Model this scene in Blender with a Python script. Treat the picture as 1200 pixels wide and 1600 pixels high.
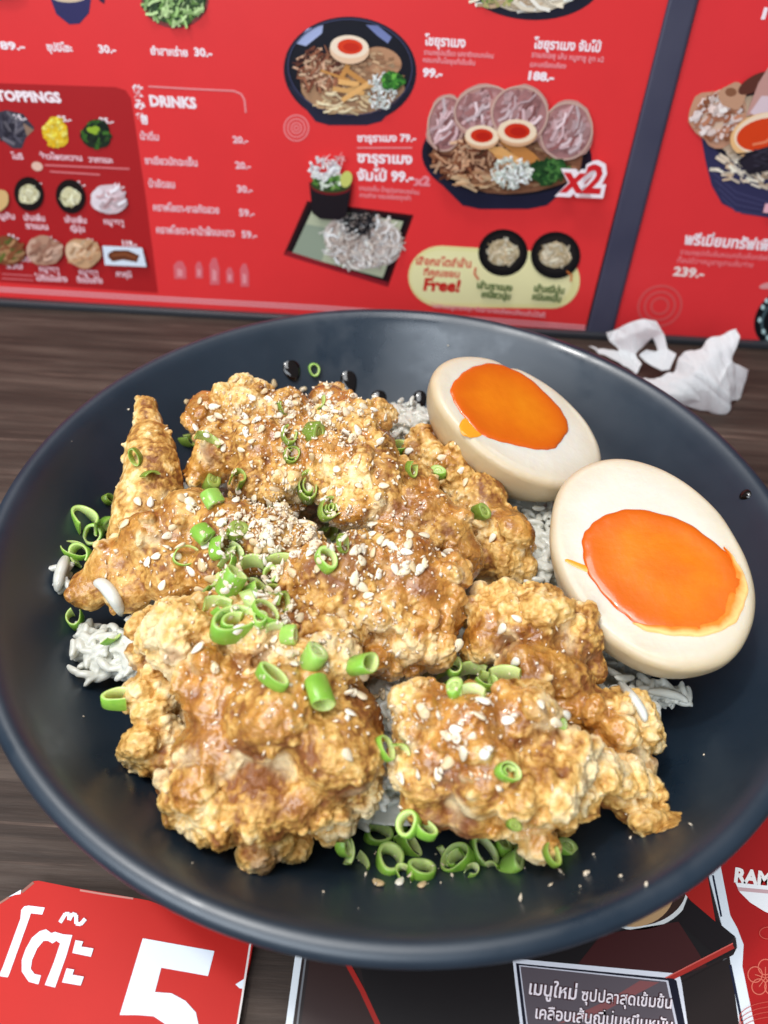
import bpy, bmesh, math, random
import numpy as np
from mathutils import Vector, Matrix

random.seed(7); np.random.seed(7)
for o in list(bpy.data.objects): bpy.data.objects.remove(o)
SC = bpy.context.scene
COL = SC.collection
S = 0.01                                   # all lengths below are in centimetres

# ------------------------------------------------------------------ camera
FPX = 1109.0                               # focal length in pixels of the 1200x1600 photograph
ZR = 6.0                                   # bowl rim height
PITCH, ROLL = math.radians(45.06), math.radians(3.19)
CAM = np.array([-0.486, -13.998, 13.778 + ZR])
FWD = np.array([0, math.cos(PITCH), -math.sin(PITCH)])
UP0 = np.array([0, math.sin(PITCH), math.cos(PITCH)]); RT0 = np.array([1., 0, 0])
RT = math.cos(ROLL)*RT0 + math.sin(ROLL)*UP0
UP = -math.sin(ROLL)*RT0 + math.cos(ROLL)*UP0
cd = bpy.data.cameras.new('camera'); cam = bpy.data.objects.new('camera', cd); COL.objects.link(cam)
cam.matrix_world = Matrix(((RT[0], UP[0], -FWD[0], CAM[0]*S), (RT[1], UP[1], -FWD[1], CAM[1]*S),
                           (RT[2], UP[2], -FWD[2], CAM[2]*S), (0, 0, 0, 1)))
cd.sensor_fit = 'VERTICAL'; cd.sensor_height = 36.0; cd.lens = FPX/1600*36.0
cd.clip_start = 0.005; cd.clip_end = 50
cd.dof.use_dof = True; cd.dof.focus_distance = 0.187; cd.dof.aperture_fstop = 12.5
SC.camera = cam

# ------------------------------------------------------------------ light
w = bpy.data.worlds.new('World'); SC.world = w; w.use_nodes = True
bg = w.node_tree.nodes['Background']; bg.inputs[0].default_value = (0.80, 0.88, 1.0, 1); bg.inputs[1].default_value = 0.22
def area(name, loc, target, sx, sy, power, col):
    l = bpy.data.lights.new(name, 'AREA'); l.shape = 'RECTANGLE'; l.size = sx*S; l.size_y = sy*S
    l.energy = power; l.color = col
    o = bpy.data.objects.new(name, l); COL.objects.link(o)
    o.location = Vector(loc)*S
    o.rotation_euler = (Vector(target)-Vector(loc)).to_track_quat('-Z', 'Y').to_euler()
area('ceiling_light', (-24, -2, 120), (0, 0, 0), 105, 60, 12.0, (0.97, 0.985, 1.0))
area('sparkle_lamp', (-38, -2, 112), (0, 0, 2), 9, 9, 4.0, (1.0, 0.97, 0.92))  # small added lamp, gives glints on glaze and yolk and crisper shadows
area('window_light', (-48, -95, 72), (0, 6, 5), 110, 80, 15.5, (0.84, 0.92, 1.0))
SC.view_settings.view_transform = 'Standard'; SC.view_settings.look = 'None'
SC.view_settings.exposure = 0.0; SC.view_settings.gamma = 1.0; SC.view_settings.use_curve_mapping = False
SC.cycles.use_denoising = True
SC.cycles.max_bounces = 8; SC.cycles.caustics_reflective = False; SC.cycles.caustics_refractive = False

# ------------------------------------------------------------------ helpers
def ray(x, y): return (x-600)/FPX*RT - (y-800)/FPX*UP + FWD
def at(x, y, z=0.0):
    d = ray(x, y); return CAM + d*((z-CAM[2])/d[2])
def aty(x, y, Y):
    d = ray(x, y); return CAM + d*((Y-CAM[1])/d[1])
def pxcm(p): return FPX/float((np.asarray(p)-CAM) @ FWD)       # pixels per centimetre at p
LEAN = math.radians(4.0)
WP0 = np.array([0, 19.9, 0.0]); WN = np.array([0, -math.cos(LEAN), math.sin(LEAN)])
def onwall(x, y, lift=0.0):
    d = ray(x, y); P = WP0 + WN*lift
    return CAM + d*(((P-CAM) @ WN)/(d @ WN))
def lin(c):
    c = np.asarray(c, float)/255.0
    return tuple(np.where(c <= .04045, c/12.92, ((c+.055)/1.055)**2.4))

def mesh_obj(name, V, F, mat=None, parent=None, smooth=True, origin=None, attrs=None, facecol=None, matids=None):
    V = np.asarray(V, float)
    po = np.array(parent['_o']) if parent is not None and '_o' in parent else None
    if origin is None: origin = po if po is not None else np.zeros(3)
    origin = np.asarray(origin, float)
    me = bpy.data.meshes.new(name)
    L = (V-origin)*S
    if isinstance(F, np.ndarray):
        me.vertices.add(len(L)); me.vertices.foreach_set('co', L.ravel())
        n = F.shape[1]
        me.loops.add(F.size); me.loops.foreach_set('vertex_index', F.ravel().astype(np.int32))
        me.polygons.add(len(F)); me.polygons.foreach_set('loop_start', np.arange(0, F.size, n, dtype=np.int32))
        me.update(calc_edges=True); me.validate()
    else:
        me.from_pydata([tuple(v) for v in L], [], F); me.update()
    if smooth: me.polygons.foreach_set('use_smooth', [True]*len(me.polygons))
    for k, a in (attrs or {}).items():
        at_ = me.attributes.new(k, 'FLOAT', 'POINT'); at_.data.foreach_set('value', np.asarray(a, np.float32))
    if facecol is not None:
        at_ = me.attributes.new('Col', 'FLOAT_COLOR', 'FACE')
        at_.data.foreach_set('color', np.asarray([(*c, 1.0) for c in facecol], np.float32).ravel())
    for m in (mat if isinstance(mat, (list, tuple)) else [mat]):
        if m: me.materials.append(m)
    if matids is not None: me.polygons.foreach_set('material_index', np.asarray(matids, np.int32))
    o = bpy.data.objects.new(name, me); COL.objects.link(o)
    if parent is not None:
        o.parent = parent; o['_o'] = [float(c) for c in origin]
    else:
        o.location = origin*S
        o['_o'] = [float(c) for c in origin]
    return o
def thing(name, label, cat, origin, group=None):
    o = bpy.data.objects.new(name, None); COL.objects.link(o); o.location = Vector(origin)*S
    o.empty_display_size = .01
    o['_o'] = [float(c) for c in origin]
    return tag(o, label, cat, group)
def tag(o, label, cat, group=None, kind=None):
    if label: o['label'] = label
    if cat: o['category'] = cat
    if group: o['group'] = group
    if kind: o['kind'] = kind
    return o

# noise ------------------------------------------------------------
def _hash(ix, iy, iz, seed):
    h = (ix.astype(np.int64)*73856093) ^ (iy.astype(np.int64)*19349663) ^ (iz.astype(np.int64)*83492791) ^ (seed*2654435761)
    h = (h & 0xffffffff).astype(np.uint64)
    h = ((h ^ (h >> 16))*0x45d9f3b) & 0xffffffff
    h = ((h ^ (h >> 16))*0x45d9f3b) & 0xffffffff
    h = h ^ (h >> 16)
    return h.astype(np.float64)/4294967295.0
def worley(P, scale, seed=0):
    q = P/scale; i = np.floor(q); best = np.full(len(P), 9.0); b2 = np.full(len(P), 9.0); rid = np.zeros(len(P))
    for dx in (-1, 0, 1):
        for dy in (-1, 0, 1):
            for dz in (-1, 0, 1):
                cx, cy, cz = i[:, 0]+dx, i[:, 1]+dy, i[:, 2]+dz
                fx = cx+_hash(cx, cy, cz, seed+1); fy = cy+_hash(cx, cy, cz, seed+2); fz = cz+_hash(cx, cy, cz, seed+3)
                d = np.sqrt((q[:, 0]-fx)**2+(q[:, 1]-fy)**2+(q[:, 2]-fz)**2)
                r = _hash(cx, cy, cz, seed+4)
                m = d < best
                b2 = np.where(m, best, np.minimum(b2, d)); rid = np.where(m, r, rid); best = np.where(m, d, best)
    return best, b2, rid
def vnoise(P, scale, seed=0):
    q = P/scale; i = np.floor(q); f = q-i; f = f*f*f*(f*(f*6-15)+10); out = 0
    for dx in (0, 1):
        for dy in (0, 1):
            for dz in (0, 1):
                wgt = (f[:, 0] if dx else 1-f[:, 0])*(f[:, 1] if dy else 1-f[:, 1])*(f[:, 2] if dz else 1-f[:, 2])
                out = out+wgt*_hash(i[:, 0]+dx, i[:, 1]+dy, i[:, 2]+dz, seed)
    return out*2-1
def fbm(P, scale, seed=0, octv=3):
    t = 0; a = 1; n = 0
    for k in range(octv):
        t = t+a*vnoise(P, scale/2**k, seed+k*17); n += a; a *= .5
    return t/n
def sstep(a, b, x):
    t = np.clip((x-a)/(b-a), 0, 1); return t*t*(3-2*t)

# materials ---------------------------------------------------------
class NT:
    def __init__(s, name):
        s.m = bpy.data.materials.new(name); s.m.use_nodes = True
        s.t = s.m.node_tree; s.b = s.t.nodes['Principled BSDF']
    def n(s, typ, **kw):
        nd = s.t.nodes.new(typ)
        for k, v in kw.items():
            if k.startswith('i_'): nd.inputs[int(k[2:]) if k[2:].isdigit() else k[2:].replace('_', ' ')].default_value = v
            else: setattr(nd, k, v)
        return nd
    def l(s, a, b): s.t.links.new(a, b)
    def set(s, **kw):
        for k, v in kw.items(): s.b.inputs[k.replace('_', ' ')].default_value = v
    def obj(s):
        if not hasattr(s, 'tc'): s.tc = s.n('ShaderNodeTexCoord')
        return s.tc.outputs['Object']
    def noise(s, scale, detail=4, rough=.55, vec=None):
        nd = s.n('ShaderNodeTexNoise'); nd.inputs['Scale'].default_value = scale; nd.inputs['Detail'].default_value = detail
        nd.inputs['Roughness'].default_value = rough; s.l(vec if vec is not None else s.obj(), nd.inputs['Vector']); return nd.outputs['Fac']
    def ramp(s, fac, stops):
        r = s.n('ShaderNodeValToRGB'); e = r.color_ramp.elements
        while len(e) < len(stops): e.new(.5)
        for k, (p, c) in enumerate(stops):
            e[k].position = p; e[k].color = (*c, 1) if hasattr(c, '__len__') else (c, c, c, 1)
        s.l(fac, r.inputs[0]); return r.outputs[0]
    def mix(s, fac, a, b, mode='MIX'):
        m = s.n('ShaderNodeMix', data_type='RGBA', blend_type=mode)
        for sock, v in ((m.inputs[0], fac), (m.inputs[6], a), (m.inputs[7], b)):
            if hasattr(v, 'links') or hasattr(v, 'is_linked'): s.l(v, sock)
            else: sock.default_value = (*v, 1) if hasattr(v, '__len__') else v
        return m.outputs[2]
    def math(s, op, a, b=0.0):
        m = s.n('ShaderNodeMath', operation=op)
        for sock, v in ((m.inputs[0], a), (m.inputs[1], b)):
            if hasattr(v, 'is_linked'): s.l(v, sock)
            else: sock.default_value = v
        return m.outputs[0]
    def attr(s, name):
        a = s.n('ShaderNodeAttribute', attribute_name=name); return a
    def bump(s, h, strength, dist):
        b = s.n('ShaderNodeBump'); b.inputs['Strength'].default_value = strength; b.inputs['Distance'].default_value = dist
        s.l(h, b.inputs['Height']); s.l(b.outputs[0], s.b.inputs['Normal'])
    def base(s, c): s.l(c, s.b.inputs['Base Color'])
    def rough(s, c): s.l(c, s.b.inputs['Roughness'])

def simple(name, col, rough=.5, **kw):
    t = NT(name); t.set(Base_Color=(*col, 1), Roughness=rough, **kw); return t.m

# printed artwork: colour per face, under a satin laminate
t = NT('printed_laminate'); a = t.attr('Col'); n_ = t.noise(60, 3)
t.base(t.mix(.10, a.outputs['Color'], t.mix(n_, (.25, .25, .25), (1, 1, 1)), 'MULTIPLY'))
t.set(Roughness=.34, Specular_IOR_Level=.35); M_PRINT = t.m
t = NT('printed_matt'); a = t.attr('Col'); n_ = t.noise(90, 4)
t.base(t.mix(.12, a.outputs['Color'], t.mix(n_, (.2, .2, .2), (1, 1, 1)), 'MULTIPLY'))
t.set(Roughness=.55, Specular_IOR_Level=.25); M_CARD = t.m

# dark wood-grain table
t = NT('dark_wood')
mp = t.n('ShaderNodeMapping'); t.l(t.obj(), mp.inputs[0]); mp.inputs['Scale'].default_value = (5, 70, 30)
mp.inputs['Rotation'].default_value = (0, 0, math.radians(-3))
g1 = t.noise(2.2, 8, .65, mp.outputs[0]); g2 = t.noise(9, 6, .7, mp.outputs[0])
mp2 = t.n('ShaderNodeMapping'); t.l(t.obj(), mp2.inputs[0]); mp2.inputs['Scale'].default_value = (6, 260, 30)
g3 = t.noise(1.6, 5, .6, mp2.outputs[0])
c1 = t.ramp(g1, [(.25, (.017, .010, .007)), (.5, (.052, .034, .026)), (.75, (.115, .082, .064))])
c2 = t.ramp(g3, [(.3, .55), (.55, 1.0), (.62, 1.0), (.72, 3.0)])
t.base(t.mix(.85, c1, c2, 'MULTIPLY'))
t.rough(t.ramp(g2, [(.3, .55), (.7, .72)])); t.set(Specular_IOR_Level=.3); t.bump(g2, .35, .0006); M_WOOD = t.m

# bowl: matt blue-black melamine
t = NT('bowl_melamine')
n1 = t.noise(35, 5, .6); n2 = t.noise(1200, 2)
n3 = t.noise(14, 5, .65)
t.base(t.mix(n1, (.008, .016, .027), (.013, .026, .044)))
t.rough(t.math('ADD', t.ramp(n1, [(.35, .37), (.65, .46)]), t.math('MULTIPLY', t.ramp(n3, [(.56, 0.0), (.64, 1.0)]), -.15))); t.set(Specular_IOR_Level=.85)
t.bump(n2, .10, .00008); M_BOWL = t.m

# fried chicken crust
t = NT('fried_crust')
cr = t.attr('crust').outputs['Fac']; gz = t.attr('glaze').outputs['Fac']; fl = t.attr('flour').outputs['Fac']
nA = t.noise(170, 5, .65); nB = t.noise(900, 4, .6)
body = t.ramp(t.math('ADD', t.math('MULTIPLY', cr, .62), t.math('MULTIPLY', nA, .46)),
    [(.22, (.24, .080, .017)), (.42, (.55, .28, .060)), (.62, (.80, .50, .160)), (.92, (.93, .75, .44))])
glz = t.ramp(nA, [(.3, (.30, .095, .015)), (.48, (.56, .255, .045)), (.68, (.78, .47, .12))])
tint = t.mix(.55, t.mix(1.0, body, (.70, .43, .16), 'MULTIPLY'), glz)
c = t.mix(t.math('MULTIPLY', gz, .92), body, tint)
c = t.mix(fl, c, (.88, .72, .43))
rd = t.attr('red').outputs['Fac']
c = t.mix(rd, c, (.22, .062, .018))
t.base(t.mix(.42, c, t.mix(nB, (.36, .30, .24), (1.45, 1.45, 1.45)), 'MULTIPLY'))
t.rough(t.math('SUBTRACT', t.math('ADD', .52, t.math('MULTIPLY', fl, .25)), t.math('MULTIPLY', gz, .36)))
t.l(t.math('ADD', .08, t.math('MULTIPLY', gz, .92)), t.b.inputs['Coat Weight']); t.set(Coat_Roughness=.08, Specular_IOR_Level=.45)
t.set(Subsurface_Weight=.08, Subsurface_Radius=(.004, .0018, .0007), Subsurface_Scale=.5)
t.bump(t.math('ADD', nB, t.math('MULTIPLY', nA, .8)), .75, .0006); M_CRUST = t.m

# egg
t = NT('egg_white')
sk = t.attr('skin').outputs['Fac']; n1 = t.noise(60, 4); n2 = t.noise(350, 3)
c = t.mix(n1, (.66, .60, .50), (.72, .675, .59))
c2 = t.mix(n1, (.52, .39, .215), (.60, .48, .30))
t.base(t.mix(sk, c, c2)); t.set(Roughness=.33, Subsurface_Weight=.55, Subsurface_Radius=(.005, .0032, .0018), Subsurface_Scale=.6, Specular_IOR_Level=.45)
n4 = t.noise(110, 3)
t.bump(t.math('ADD', n2, t.math('MULTIPLY', n4, 2.0)), .22, .0006); M_WHITE = t.m
t = NT('egg_yolk')
n1 = t.noise(45, 4); ed = t.attr('edge').outputs['Fac']
c = t.ramp(n1, [(.35, (.64, .135, .002)), (.55, (.71, .19, .003)), (.72, (.78, .27, .010))])
t.base(t.mix(t.math('MULTIPLY', ed, .9), c, (.60, .088, .002)))
n2 = t.noise(420, 4)
t.set(Roughness=.27, Subsurface_Weight=.12, Subsurface_Radius=(.003, .0012, .0003), Subsurface_Scale=.5, Coat_Weight=.55, Coat_Roughness=.07)
t.bump(n2, .16, .0005); M_YOLK = t.m
t = NT('yolk_drip'); t.set(Base_Color=(.80, .33, .02, 1), Roughness=.25, Subsurface_Weight=.3, Subsurface_Radius=(.003, .001, .0003)); M_DRIP = t.m
t = NT('cooked_yolk'); n1 = t.noise(300, 5)
ge = t.attr('edge').outputs['Fac']
t.base(t.mix(t.ramp(t.math('ADD', ge, t.math('MULTIPLY', n1, .7)), [(.55, 0.0), (1.15, 1.0)]), t.mix(n1, (.88, .42, .10), (.93, .64, .28)), (.76, .19, .006))); t.set(Roughness=.7); t.bump(n1, .5, .0006); M_COOKED = t.m

# scallions
def green(name, outer, inner, dark):
    t = NT(name); i = t.attr('inner').outputs['Fac']; n1 = t.noise(260, 4)
    rnd = t.n('ShaderNodeObjectInfo').outputs['Random']
    c = t.mix(n1, dark, outer); c = t.mix(i, c, inner)
    t.base(t.mix(.5, c, t.mix(rnd, (.72, .80, .6), (1.12, 1.08, 1.15)), 'MULTIPLY'))
    t.set(Roughness=.28, Subsurface_Weight=.45, Subsurface_Radius=(.0025, .004, .0008), Subsurface_Scale=.5)
    t.bump(n1, .2, .0003); return t.m
M_GREEN = green('scallion_bright', (.34, .57, .085), (.64, .79, .30), (.17, .40, .04))
M_OLIVE = green('scallion_saucy', (.24, .34, .05), (.42, .50, .13), (.13, .20, .02))
M_PALE = green('scallion_pale', (.38, .60, .13), (.66, .78, .36), (.25, .48, .07))

t = NT('sesame'); rnd = t.n('ShaderNodeObjectInfo').outputs['Random']
t.base(t.ramp(rnd, [(0.0, (.62, .44, .23)), (.25, (.80, .66, .44)), (1.0, (.91, .86, .74))])); t.set(Roughness=.42, Subsurface_Weight=.2, Subsurface_Radius=(.002, .0014, .0008), Subsurface_Scale=.4); M_SEED = t.m
t = NT('sesame_crumb'); n1 = t.noise(180, 2); t.base(t.mix(n1, (.74, .55, .33), (.95, .88, .76))); t.set(Roughness=.5); M_BIT = t.m
t = NT('cooked_rice'); n1 = t.noise(120, 3)
t.base(t.mix(n1, (.58, .575, .50), (.72, .71, .64)))
t.set(Roughness=.27, Subsurface_Weight=.5, Subsurface_Radius=(.004, .0036, .003), Subsurface_Scale=.5); M_RICE = t.m
t = NT('tissue'); n1 = t.noise(700, 4); t.base(t.mix(n1, (.74, .78, .80), (.86, .88, .88))); t.set(Roughness=.9, Subsurface_Weight=.6, Subsurface_Radius=(.006, .006, .006), Subsurface_Scale=.5)
t.bump(n1, .3, .0006); M_TISSUE = t.m
M_SOY = simple('soy_sauce', (.006, .003, .002), .06, Specular_IOR_Level=.7)
t = NT('divider_plastic'); n1 = t.noise(25, 5); t.base(t.mix(n1, (.040, .040, .072), (.068, .066, .105))); t.rough(t.ramp(n1, [(.3, .3), (.7, .5)])); M_DIV = t.m
M_RAIL = simple('rail_plastic', (.028, .030, .036), .45)
M_WALL = simple('wall_paint', (.06, .05, .05), .7)
M_PAPER = simple('card_edge', (.75, .74, .70), .7)

# ------------------------------------------------------------------ setting
def box(x0, x1, y0, y1, z0, z1):
    V = [(x, y, z) for z in (z0, z1) for y in (y0, y1) for x in (x0, x1)]
    F = [(0, 2, 3, 1), (4, 5, 7, 6), (0, 1, 5, 4), (2, 6, 7, 3), (0, 4, 6, 2), (1, 3, 7, 5)]
    return V, F
V, F = box(-70, 70, -45, 20.6, -2.5, 0)
tb = mesh_obj('table', V, F, M_WOOD, smooth=False, origin=(0, 0, -2.5)); tag(tb, 'dark brown wood grain table top under the bowl', 'table')
V, F = box(-70, 70, 24, 25, -2.5, 60)
wl = mesh_obj('wall', V, F, M_WALL, smooth=False); tag(wl, 'plain dark wall behind the red menu posters', 'wall', kind='structure')

# flat artwork ------------------------------------------------------
class Art:
    def __init__(s, mp, step=.0003, l0=.0): s.mp = mp; s.V = []; s.F = []; s.C = []; s.lift = l0; s.step = step
    def poly(s, pts, col, raise_=True):
        if raise_: s.lift += s.step
        b = len(s.V)
        for p in pts: s.V.append(s.mp(p[0], p[1], s.lift))
        # face the viewer
        a_ = sum(pts[i][0]*pts[(i+1) % len(pts)][1]-pts[(i+1) % len(pts)][0]*pts[i][1] for i in range(len(pts)))
        idx = list(range(b, b+len(pts)))
        s.F.append(idx[::-1] if a_ > 0 else idx); s.C.append(lin(col))
    def ell(s, cx, cy, rx, ry, col, rot=0, n=28, wob=0.0, raise_=True):
        r = math.radians(rot); pts = []
        ph = random.random()*6
        for k in range(n):
            a = 2*math.pi*k/n; q = 1+wob*(math.sin(3*a+ph)+.6*math.sin(5*a+2*ph)+random.uniform(-.5, .5))
            x, y = rx*math.cos(a)*q, ry*math.sin(a)*q
            pts.append((cx+x*math.cos(r)-y*math.sin(r), cy+x*math.sin(r)+y*math.cos(r)))
        s.poly(pts, col, raise_)
    def strip(s, pts, wd, col):
        s.lift += s.step
        pts = [np.array(p, float) for p in pts]
        for k in range(len(pts)-1):
            d = pts[k+1]-pts[k]; d = d/(np.linalg.norm(d)+1e-9); nn = np.array([-d[1], d[0]])*wd/2; e = d*wd*.08
            s.poly([pts[k]+nn-e, pts[k+1]+nn+e, pts[k+1]-nn+e, pts[k]-nn-e], col, True)
    def ring(s, cx, cy, rx, ry, wd, col, rot=0, n=40):
        s.lift += s.step; r = math.radians(rot)
        def P(a, f): 
            x, y = (rx-f)*math.cos(a), (ry-f)*math.sin(a)
            return (cx+x*math.cos(r)-y*math.sin(r), cy+x*math.sin(r)+y*math.cos(r))
        for k in range(n):
            a0, a1 = 2*math.pi*k/n, 2*math.pi*(k+1)/n
            s.poly([P(a0, 0), P(a1, 0), P(a1, wd), P(a0, wd)], col, False)
    def scatter(s, cx, cy, rx, ry, n, ln, wd, cols, rot=None, curve=0):
        for k in range(n):
            a = random.random()*6.283; q = math.sqrt(random.random())
            x, y = cx+rx*q*math.cos(a), cy+ry*q*math.sin(a)
            th = math.radians(rot+random.uniform(-35, 35)) if rot is not None else random.random()*6.283
            l_ = ln*random.uniform(.6, 1.3)/2; dx, dy = math.cos(th)*l_, math.sin(th)*l_
            c = random.choice(cols); j = random.uniform(.85, 1.12); c = tuple(min(255, v*j) for v in c)
            ww = wd*random.uniform(.6, 1.3)
            if curve:
                s.strip([(x-dx, y-dy), (x-dy*curve, y+dx*curve), (x+dx, y+dy)], ww, c)
            else:
                nx, ny = -math.sin(th)*ww/2, math.cos(th)*ww/2
                s.poly([(x-dx+nx, y-dy+ny), (x+dx+nx*.6, y+dy+ny*.6), (x+dx-nx, y+dy-ny), (x-dx-nx*.6, y-dy-ny*.6)], c)
    def text(s, body, p0, p1, em, col, bold=.02, vshear=None, res=2):
        cu = bpy.data.curves.new('t', 'FONT'); cu.body = body; cu.resolution_u = res; cu.offset = bold
        o = bpy.data.objects.new('t', cu); COL.objects.link(o); bpy.context.view_layer.update()
        me = bpy.data.meshes.new_from_object(o.evaluated_get(bpy.context.evaluated_depsgraph_get()))
        co = np.array([v.co[:] for v in me.vertices]); x0, x1 = co[:, 0].min(), co[:, 0].max()
        p0 = np.array(p0, float); p1 = np.array(p1, float); dv = (p1-p0)
        if vshear is None:
            up = np.array([-dv[1], dv[0]])/np.linalg.norm(dv); up = -up if up[1] > 0 else up
        else: up = np.array([vshear, -1.0])
        s.lift += s.step; b = len(s.V)
        for v in co:
            q = p0+dv*(v[0]-x0)/(x1-x0)+up*v[1]*em*1.0
            s.V.append(s.mp(q[0], q[1], s.lift))
        for pl in me.polygons:
            idx = [b+i for i in pl.vertices]
            s.F.append(idx); s.C.append(lin(col))
        bpy.data.objects.remove(o); bpy.data.curves.remove(cu); bpy.data.meshes.remove(me)
    def build(s, name, parent, mat):
        if not s.F: return None
        o = mesh_obj(name, s.V, s.F, mat, parent, smooth=False, facecol=s.C)
        return o

WHITE = (255, 238, 242); PINK = (240, 150, 152)
# --- left poster
RED = (232, 54, 56); DRED = (176, 30, 34)
def wall_art(l0): return Art(onwall, .0003, l0)
def slab(name, pts, col, parent, mp, thick, mat):
    """a flat sheet with real thickness whose outline is given on its plane"""
    V = [mp(x, y, 0.0) for x, y in pts]; W = [mp(x, y, 0.0) for x, y in pts]
    n = len(pts)
    if mp is onwall: W = [v-WN*thick for v in V]
    else: W = [v-np.array([0, 0, thick]) for v in V]
    F = [list(range(n)), list(range(2*n-1, n-1, -1))]+[[i, n+i, n+(i+1) % n, (i+1) % n] for i in range(n)]
    a_ = sum(pts[i][0]*pts[(i+1) % n][1]-pts[(i+1) % n][0]*pts[i][1] for i in range(n))
    if a_ > 0: F = [f[::-1] for f in F]
    return mesh_obj(name, V+W, F, mat, parent, smooth=False, facecol=[lin(col)]*len(F))
org = onwall(450, 505)
po = thing('menu_poster', 'large red menu poster with toppings, drinks and noodle bowls behind the bowl', 'poster', org)
left_out = [(-420, -260), (1109, -260), (1044, 0), (978, 262), (912, 523), (450, 493), (0, 464), (-420, 438)]
slab('sheet', left_out, RED, po, onwall, .12, M_PRINT)
A = wall_art(.003)
A.poly([(-420, 100), (0, 130), (180, 136), (196, 141), (205, 154), (228, 310), (247, 458), (0, 441), (-420, 413)], DRED)
A.strip([(-420, 425), (0, 452), (250, 467), (500, 481), (760, 500), (914, 512)], 8, (238, 150, 155))
A.strip([(-420, 425), (0, 452), (250, 467), (500, 481), (760, 500), (914, 512)], 2, (225, 90, 95))
A.strip([(-420, 455), (0, 465.5)], 3, (60, 20, 20)) if False else None
A.build('printed_background', po, M_PRINT)
A = wall_art(.012)
def VS(x): return (x-545)/2150.0*-1.0      # lean of the poster's uprights at x
def tx(body, x0, y0, x1, y1, em, col=WHITE, bold=.025): A.text(body, (x0, y0), (x1, y1), em, col, bold+.012, vshear=(x0-545)/1900.0)
tx('ะ 89.-', -14, 76, 40, 78, 17, bold=.03); tx('ซุปมิโซะ', 74, 79, 114, 81, 17); tx('30.-', 155, 82, 182, 83, 17, bold=.03)
tx('ยำสาหร่าย', 236, 85, 294, 88, 17); tx('30.-', 304, 87, 332, 89, 18, bold=.03)
A.build('printed_side_dish_names', po, M_PRINT); A = wall_art(.012)
tx('& TOPPINGS', -24, 156, 97, 160, 22, bold=.04)
A.build('printed_heading', po, M_PRINT); A = wall_art(.012)
tx('飲', 207, 148, 226, 149, 19); tx('み', 211, 169, 228, 170, 18); tx('物', 214, 192, 232, 193, 18)
tx('DRINKS', 235, 165, 308, 169, 23, bold=.04)
A.strip([(232, 135), (300, 139), (365, 142), (377, 147), (382, 156), (384, 176)], 2.5, PINK)
for b, x0, y0, x1, pr, px, py in (('น้ำดื่ม', 220, 218, 249, '20.-', 364, 223), ('ชาเขียวมัทฉะเย็น', 227, 256, 309, '20.-', 368, 263), ('น้ำอัดลม', 233, 292, 274, '30.-', 371, 300),
        ('คราฟโซดา-ชาสกัดสวย', 240, 329, 343, '59.-', 374, 337), ('คราฟโซดา-ชาน้ำผึ้งมะนาว', 245, 364, 367, '59.-', 378, 371)):
    tx(b, x0, y0, x1, y0+(x1-x0)*.045, 16, (248, 205, 212), .015); tx(pr, px, py, px+24, py+1.5, 15, (248, 205, 212), .025)
A.build('printed_drinks_list', po, M_PRINT); A = wall_art(.012)
for b, x, y, wd in (('25.-', 22, 187, 20), ('25.-', 91, 189, 21), ('25.-', 156, 192, 22), ('35.-', 48, 288, 18), ('35.-', 116, 291, 18), ('44.-', 177, 294, 18),
        ('54.-', 14, 374, 16), ('54.-', 73, 377, 16), ('54.-', 137, 381, 16), ('119.-', 192, 384, 22)):
    tx(b, x, y, x+wd, y+1.5, 12, WHITE, .03)
for b, x, y, wd in (('โนริ', 19, 248, 18), ('ข้าวโพดหวาน', 63, 248, 66), ('วากาเมะ', 139, 253, 38), ('หมูสับ', -8, 341, 32), ('เส้นเพิ่ม', 38, 344, 33), ('ราเมน', 41, 357, 35), ('เส้นเพิ่ม', 102, 347, 34),
        ('ญี่ปุ่น', 111, 361, 22), ('หมูชาชู', 163, 350, 31), ('หมูทอด', 8, 407, 40), ('รวม', 10, 419, 26), ('หมูชาชู', 62, 424, 31), ('ไม่ติดมันย่าง', 56, 438, 50), ('หมูชาชู', 124, 429, 30), ('ติดมันย่าง', 121, 441, 40), ('คาคุนิ', 182, 432, 24)):
    tx(b, x, y, x+wd, y+wd*.05, 13, (248, 205, 212), .02)
A.strip([(70, 258), (202, 264)], 2.6, (226, 120, 124)); A.strip([(78, 268), (156, 273)], 2.6, (226, 120, 124))
A.strip([(3, 428), (52, 431)], 1.6, (226, 120, 124)); A.strip([(3, 435), (52, 438)], 1.6, (226, 120, 124))
A.ell(58, 260, 9, 7, (235, 190, 170), 20)
A.build('printed_topping_names', po, M_PRINT); A = wall_art(.012)
tx('โชยุราเมง', 663, 70, 727, 74, 21); tx('โชยุราเมง จัมโบ้', 833, 75, 938, 81, 21)
tx('ราเมงซุปเปรี้ยว รสชาติกลมกล่อม', 662, 85, 771, 91, 11, (242, 160, 165), .01); tx('หอมกลิ่นโชยุแท้เข้มข้น', 661, 97, 742, 102, 11, (242, 160, 165), .01)
tx('ราเมงโชยุ เส้น หมูชาชู ลูก x2', 830, 89, 943, 97, 12, (242, 160, 165), .01); tx('และเครื่องเคียง', 828, 104, 884, 107, 11, (242, 160, 165), .01)
tx('99.-', 660, 119, 691, 121, 18, bold=.04); tx('188.-', 825, 124, 865, 127, 18, bold=.04)
A.build('printed_dish_names', po, M_PRINT); A = wall_art(.012)
tx('ซารุราเมง 79.-', 558, 221, 650, 221, 16); A.strip([(558, 231), (644, 231)], 2, PINK)
tx('ซารุราเมง', 558, 253, 644, 256, 22, bold=.03); tx('จัมโบ้ 99.-', 558, 281, 646, 284, 22, bold=.03)
tx('x2', 645, 289, 672, 290, 20, (240, 140, 148), .05)
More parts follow.
